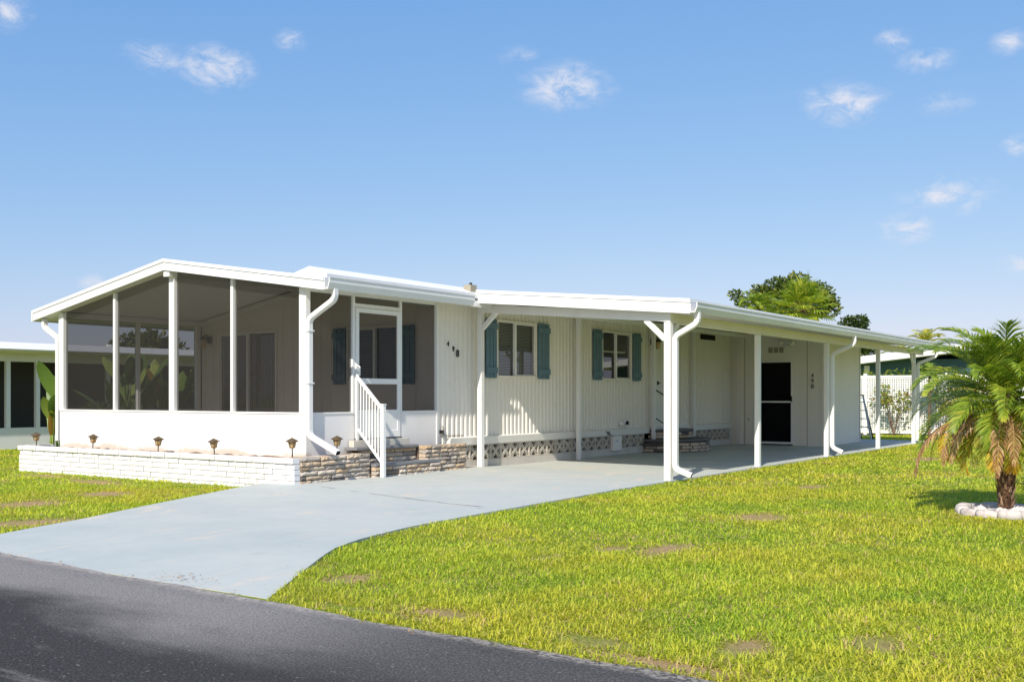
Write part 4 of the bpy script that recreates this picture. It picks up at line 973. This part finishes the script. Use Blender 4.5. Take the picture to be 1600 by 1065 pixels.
# lattice fence
lf = thing('lattice_fence', 'tall white square lattice fence behind the carport', 'fence', (23, -1.5, GZ))
LX = 23.0; y = 4.0; n = 0
while y > -7.5:
    y1 = y - 2.4
    MB().box(LX - .05, y - .05, GZ - .05, LX + .05, y + .05, 1.86).build('post', 'white_metal', lf)
    MB().box(LX - .025, y1 + .05, 1.72, LX + .025, y - .05, 1.80).build('top_rail', 'white_metal', lf); MB().box(LX - .03, y1 + .05, 1.0, LX + .03, y - .05, 1.09).build('mid_rail', 'white_metal', lf)
    MB().box(LX - .025, y1 + .05, .03, LX + .025, y - .05, .11).build('bottom_rail', 'white_metal', lf)
    m = MB(); q = y1 + .07
    while q < y - .06: m.box(LX - .012, q, .111, LX - .001, q + .031, .999); m.box(LX - .012, q, 1.091, LX - .001, q + .031, 1.719); q += .067
    z = .13
    while z < 1.7:
        if not .97 < z < 1.09: m.box(LX, y1 + .051, z, LX + .010, y - .051, z + .031)
        z += .067
    tag(m.build('lattice_panel', 'white_metal', lf), None, None, None, 'stuff'); y = y1
# shrubs along the fence
def shrub(name, label, base, r, h, n, size, tint, mat='hedge_leaf', group=None, stems=5):
    o = thing(name, label, 'shrub', base, group); b = Vector(base); st_ = MB(); cs = []
    for k in range(stems):
        a = 2 * math.pi * k / stems + rnd(-.3, .3); e = b + Vector((math.cos(a) * r * .6, math.sin(a) * r * .6, h * rnd(.55, .95))); st_.tube([b, b.lerp(e, .5) + Vector((0, 0, .1)), e], [.011, .008, .004], 5); cs.append((e.x, e.y, e.z, r * rnd(.28, .5), .9))
    st_.build('stems', 'bark', o); m = MB(); leaf_cloud(m, cs, n, size, tint); m.build('foliage', mat, o)
shrub('climbing_shrub', 'sparse red leaved shrub in front of the lattice between the carport posts', (22.6, -1.75, GZ), .62, 1.45, 650, .10, (.2, 1), stems=9)
shrub('climbing_shrub', 'green shrub by the lattice right of the last carport post', (22.3, -3.4, GZ), .7, 1.7, 900, .10, (.1, .9), stems=8)
shrub('climbing_shrub', 'loose yellow green shrub half hidden behind the date palm crown', (21.5, -4.4, GZ), .9, 1.6, 1500, .11, (.2, 1), stems=9)
shrub('climbing_shrub', 'orange tinged shrub at the foot of the last carport post', (18.4, -4.35, GZ), .45, 1.1, 700, .08, (.3, 1), stems=8)
hg = thing('hedge', 'clipped yellow green hedge showing above the lattice fence', 'hedge', (24.2, -2, GZ))
m = MB(); cs = [(24.2, 3.2 - k * .45, 1.72 + rnd(-.05, .07), .36, .8) for k in range(22)] + [(24.2, 3.2 - k * .45, 1.0, .42, 1.3) for k in range(22)]
leaf_cloud(m, cs + [(24.0, 3.2 - k * .45, .45, .45, 1.1) for k in range(22)], 9000, .13, (.1, .78)); m.build('foliage', 'hedge_leaf', hg)
m = MB()
for k in range(11): m.tube([(24.2, 3 - k * .9, GZ), (24.2, 3 - k * .9, 1.4)], [.03, .015], 5)
m.build('stems', 'bark', hg)
feather_palm('feather_palm', 'spiky young palm over the lattice beside the teal wall', 1452, 588, 30.5, .55, 14, (.1, .6), ll=.22, e_lo=10, tr_=.035)
# folding ladder behind the shed corner
la = thing('step_ladder', 'pale metal step ladder leaning behind the shed corner', 'ladder', (19.2, -2.05, 0))
def LP(t, s_): return Vector((19.55 - .35 * t * 0, -1.80 + .0, 0)) if False else Vector((19.35, -1.62 + s_ * .16 - .22 * (1 - t), GZ + .0 + 1.2 * t))
for s_ in (-1, 1): MB().bar(LP(0, s_), LP(1, s_), .035, .06, (1, 0, 0)).build('rail', 'ladder_metal', la)
for k in range(5):
    t = .1 + .19 * k; MB().bar(LP(t, -1), LP(t, 1), .07, .025).build('rung', 'ladder_metal', la)
MB().bar(LP(1, -1) + Vector((-.01, -.02, .02)), LP(1, 1) + Vector((-.01, .02, .02)), .12, .04).build('top_cap', 'vent_tan', la)
for s_ in (-1, 1): MB().bar(LP(1, s_) + Vector((.03, 0, -.04)), LP(0, s_) + Vector((.55, .1, 0)), .025, .03, (0, 1, 0)).build('rear_leg', 'dark_metal', la)

# ---------------------------------------------------------------- left neighbour and the planting between the houses
nl = thing('neighbour_house', 'neighbouring house with dark screens and white flat roof at left', 'house', (5, 14, 0))
NY = 12.5
MB().box(-3, NY - .45, 2.16, 16, NY + 8, 2.30).build('roof', 'white_roof', nl); MB().prism([(NY - .58, 2.19), (NY - .60, 2.22), (NY - .47, 2.37), (NY - .451, 2.37), (NY - .451, 2.19)], 'x', -3.05, 16).build('fascia', 'white_roof', nl)  # fascia face slanted upward so that it catches more sun
MB().box(-2.8, NY, 1.96, 16, NY + .1, 2.159).build('beam', 'white_metal', nl)
MB().box(-2.8, NY, -.05, 16, NY + .1, .46).build('knee_wall', 'stucco', nl)
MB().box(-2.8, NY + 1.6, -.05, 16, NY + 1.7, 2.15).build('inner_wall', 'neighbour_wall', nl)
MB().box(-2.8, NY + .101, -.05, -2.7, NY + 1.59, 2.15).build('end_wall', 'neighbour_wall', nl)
k = 0
for x in (-2.7, -.9, .95, 2.95, 3.66, 5.5, 7.4, 9.3, 11.2, 13.1):
    MB().box(x, NY - .006, .461, x + .1, NY + .08, 1.959).build('post', 'white_metal', nl)
m = MB(); m.add([(-2.7, NY + .09, .46), (16, NY + .09, .46), (16, NY + .09, 1.96), (-2.7, NY + .09, 1.96)], [(0, 1, 2, 3)]); m.build('screen', 'screen_mesh', nl)
MB().tube([(6.6, NY + 1.5, 2.3), (6.6, NY + 1.5, 2.52)], .09, 8).build('roof_vent', 'white_metal', nl)
def paddle(mb, base, az, lean, hs_, bl, bw, tint):
    b = Vector(base); d = Vector((math.cos(az), math.sin(az), 0)); mid = b + d * lean * .35 * hs_ + Vector((0, 0, hs_ * .6)); top = b + d * lean * hs_ + Vector((0, 0, hs_))
    b0 = len(mb.v); mb.tube([b, mid, top], [.02, .014, .009], 5); mb.t += [tint * .8] * (len(mb.v) - b0)
    sd_ = Vector((-d.y, d.x, 0)); e = math.atan2(1, .2 + lean * 1.4); p = top.copy(); rows = []
    N = 8; tw = rnd(-.5, .5)
    for i in range(N + 1):
        f = i / N; w = bw * math.sin(math.pi * min(1, .08 + f * .92)) ** .55 * (1 if f < .97 else .35); dr = d * math.cos(e) + Vector((0, 0, math.sin(e)))
        up = sd_.cross(dr); s2 = (sd_ + up * tw).normalized(); rows.append((p - s2 * w / 2 - up * -.18 * w, p.copy(), p + s2 * w / 2 + up * .18 * w)); p += dr * bl / N; e -= (.10 + .9 * lean) / N * 1.6
    vs = [q for r_ in rows for q in r_]
    fs = [(i * 3 + j, i * 3 + j + 1, i * 3 + 4 + j, i * 3 + 3 + j) for i in range(N) for j in range(2)]
    mb.add(vs, fs, tint)
BOP = [((.85, 7.0, GZ), 1.25, 12, 'bird of paradise plant peeking out beside the left porch downspout'), ((2.2, 7.0, GZ), 1.75, 18, 'bird of paradise plant seen through the leftmost porch screen'),
       ((3.0, 6.9, GZ), 1.5, 16, 'broad leaved plant behind the second porch screen'), ((4.3, 6.8, GZ), 1.25, 14, 'low broad leaved plant between the two houses'),
       ((5.6, 6.7, GZ), 2.2, 16, 'tall paddle leaved plant behind the ridge post screen'), ((6.6, 6.75, GZ), 2.3, 16, 'tall leafy plant beyond the far left porch corner')]
for (b, h, n, lb) in BOP:
    o = thing('bird_of_paradise', lb, 'plant', b, 'broad leaved plants between the houses')
    for k in range(n):
        m = MB(); paddle(m, Vector(b) + Vector((rnd(-.18, .18), rnd(-.18, .18), 0)), rnd(0, 6.28), rnd(.06, .36), h * rnd(.4, 1.0), rnd(.5, .8), rnd(.2, .31), rnd(.15, .88) if random.random() < .94 else 1); m.build('leaf', 'paddle_leaf', o, True)
shrub('low_shrub', 'dense green shrub filling the far corner behind the porch', (7.4, 7.0, GZ), .7, 1.7, 2600, .12, (.2, .95), 'tree_leaf', stems=8)
shrub('low_shrub', 'low dark shrub between the leaves beside the neighbouring screens', (2.6, 8.2, GZ), .7, 1.0, 1600, .10, (.0, .6), 'tree_leaf', stems=8)
tq = pt(225, 617, 40)
broad_tree('broadleaf_tree', 'hazy green tree over the neighbouring roof seen through the porch', (tq.x, tq.y, GZ), 4, [cp_(205, 545, .8, 40), cp_(235, 540, .7, 40), cp_(262, 548, .7, 40), cp_(185, 556, .6, 40), cp_(240, 560, .9, 40)], 3500, .2, tint=(0, .8))

# dry leaves and clippings blown onto the paving
lm = MB()
def litter(x, y, z, sz):
    a = rnd(0, 6.28); d = Vector((math.cos(a), math.sin(a), rnd(-.1, .25))) * sz; w = Vector((-math.sin(a), math.cos(a), rnd(-.2, .2))) * sz * .3; c = Vector((x, y, z))
    lm.add([c - d, c + w, c + d, c - w], [(0, 1, 2, 3)], rnd(0, 1))
for k in range(150):
    x = rnd(-5.5, 12); e = interp(DR, x); y = e + abs(random.gauss(0, .22)) + .02 if random.random() < .6 else rnd(e, min(-.5, interp(DL, x)))
    litter(x, y, gz(x, y) + .012, rnd(.006, .018))
for k in range(260):
    y = rnd(-9, 1); x = road_x(y) - abs(random.gauss(0, .09)); litter(x, y, GZ + .034, rnd(.006, .02))
for k in range(70):
    x, y = random.gauss(-5.55, .05), random.gauss(-4.55, .16); litter(x, y, max(gz(x, y) - .012, GZ + .02) + .012, rnd(.006, .02))
tag(lm.build('leaf_litter', 'dead_frond'), 'scattered dry leaf bits along the driveway and road edge', 'leaf litter', None, 'stuff')
# ---------------------------------------------------------------- grass
def blades(region_fn, n, lmin, lmax, wmin, wmax, bounds, dmin, dmax, margin=.34):
    """numpy blades: 5 vertices, quad + tip"""
    x = rng.uniform(bounds[0], bounds[1], n); y = rng.uniform(bounds[2], bounds[3], n)
    rx = x - CAM.x; ry = y - CAM.y; Fd = rx * FW.x + ry * FW.y; Rr = rx * RT.x + ry * RT.y
    k = (Fd > dmin) & (Fd < dmax) & (np.abs(Rr) < Fd * (800 / F_PX + margin) + .8)
    x, y = x[k], y[k]
    keep = region_fn(x, y); return x[keep], y[keep]
DRx, DRy = np.array(DR).T; DLx, DLy = np.array(DL).T
def lawn(x, y):
    rxe = -5.58 + .045 * (y + 2.35) + .012 * np.sin(y * 5.1) + .015 * np.sin(y * 2.3 + 1) + .008 * np.sin(y * 13)
    a = np.interp(x, DRx, DRy); b = np.interp(x, DLx, DLy)
    slab = (x < 18.95) & (y > a - .012 + .02 * rng.random(len(x))) & (y < b + .015)
    houseA = (x > PX - .01) & (y > -.3) & (y < 6.12) & (x < 17.3)
    ringA = (np.hypot(x - 1.72, y + 8.32) < .49) | (np.hypot(x - 5.15, y + 8.52) < .52)
    nb = (y > NY - .02) | (x > 29.9)
    bare_ = np.zeros(len(x))
    for (c, d, r1, r2) in PATCH: bare_ = np.maximum(bare_, np.clip(1.35 - np.hypot((x - c) / r1, (y - d) / r2), 0, 1))
    thin = rng.random(len(x)) < (1 - .985 * np.minimum(1, bare_ * 1.3))
    return (x > rxe + .02 - .05 * rng.random(len(x)) ** 3) & ~slab & ~houseA & ~ringA & ~nb & thin
V = []; Fc = []; Tn = []; Dr = []
def field(n, bounds, dmin, dmax, l0, l1, w0, w1):
    x, y = blades(lawn, n, l0, l1, w0, w1, bounds, dmin, dmax); m = len(x)
    if not m: return
    # clump noise
    ph = np.sin(x * 2.1 + 1.3 * np.sin(y * 1.7)) * np.sin(y * 2.6 + 1.1 * np.sin(x * 1.9)) ; ph2 = np.sin(x * 7.3 + y * 3.1) * np.sin(y * 8.7 - x * 2.2)
    L = rng.uniform(l0, l1, m) * (1 + .25 * ph2 + .18 * ph); w = rng.uniform(w0, w1, m); az = rng.uniform(0, 2 * np.pi, m); lean = rng.uniform(.6, 2.0, m)
    dx, dy = np.cos(az), np.sin(az); sx_, sy_ = -dy * w / 2, dx * w / 2
    z0 = np.full(m, GZ - .004)
    h1 = L * .55 * np.cos(lean * .55); r1 = L * .55 * np.sin(lean * .55); l2 = np.minimum(lean * 1.5, 1.75)
    h2 = h1 + L * .45 * np.cos(l2); r2 = r1 + L * .45 * np.sin(l2)
    P = np.empty((m, 5, 3))
    P[:, 0] = np.stack([x - sx_, y - sy_, z0], 1); P[:, 1] = np.stack([x + sx_, y + sy_, z0], 1)
    P[:, 2] = np.stack([x + dx * r1 + sx_ * .9, y + dy * r1 + sy_ * .9, z0 + h1], 1); P[:, 3] = np.stack([x + dx * r1 - sx_ * .9, y + dy * r1 - sy_ * .9, z0 + h1], 1)
    P[:, 4] = np.stack([x + dx * r2, y + dy * r2, z0 + np.maximum(h2, .006)], 1)
    bare_ = np.zeros(m)
    for (c, d, a1, a2) in PATCH: bare_ = np.maximum(bare_, np.clip(1.6 - np.hypot((x - c) / a1, (y - d) / a2), 0, 1))
    t = np.clip(.45 + .14 * ph + .09 * ph2 + rng.normal(0, .16, m), 0, .9); dry = (rng.random(m) < (.045 + .04 * np.clip(ph, 0, 1) + .7 * bare_ ** 2)).astype(float) * rng.uniform(.5, 1, m)
    o = sum(len(v) for v in V)
    V.append(P.reshape(-1, 3)); Tn.append(np.repeat(t, 5)); Dr.append(np.repeat(dry, 5)); Fc.append(o + np.arange(m)[:, None] * 5)
field(700000, (-6.2, 4, -12, 2), 2.6, 8.2, .035, .075, .005, .0085)
field(760000, (-6, 12, -14, 9), 8.2, 14, .035, .072, .007, .012)
field(460000, (-6, 24, -16, 12.6), 14, 32, .035, .07, .013, .022)
V = np.concatenate(V); Tn = np.concatenate(Tn); Dr = np.concatenate(Dr); B0 = np.concatenate(Fc)[:, 0]; m = len(B0)
me = bpy.data.meshes.new('lawn_grass'); me.vertices.add(len(V)); me.vertices.foreach_set('co', V.astype(np.float32).ravel())
loops = np.empty((m, 7), dtype=np.int32)
for j, k in enumerate((0, 1, 2, 3, 3, 2, 4)): loops[:, j] = B0 + k
me.loops.add(m * 7); me.loops.foreach_set('vertex_index', loops.ravel())
st0 = np.empty((m, 2), dtype=np.int32); st0[:, 0] = np.arange(m) * 7; st0[:, 1] = st0[:, 0] + 4
me.polygons.add(m * 2); me.polygons.foreach_set('loop_start', st0.ravel())
me.update(calc_edges=True); me.validate()
for nm, ar in (('tint', Tn), ('dry', Dr)):
    a = me.attributes.new(nm, 'FLOAT', 'POINT'); a.data.foreach_set('value', ar.astype(np.float32))
me.materials.append(MATS['grass'])
tag(reg(bpy.data.objects.new('lawn_grass', me)), 'thick bright green lawn grass blades', 'grass', None, 'stuff')
print('blades', m)
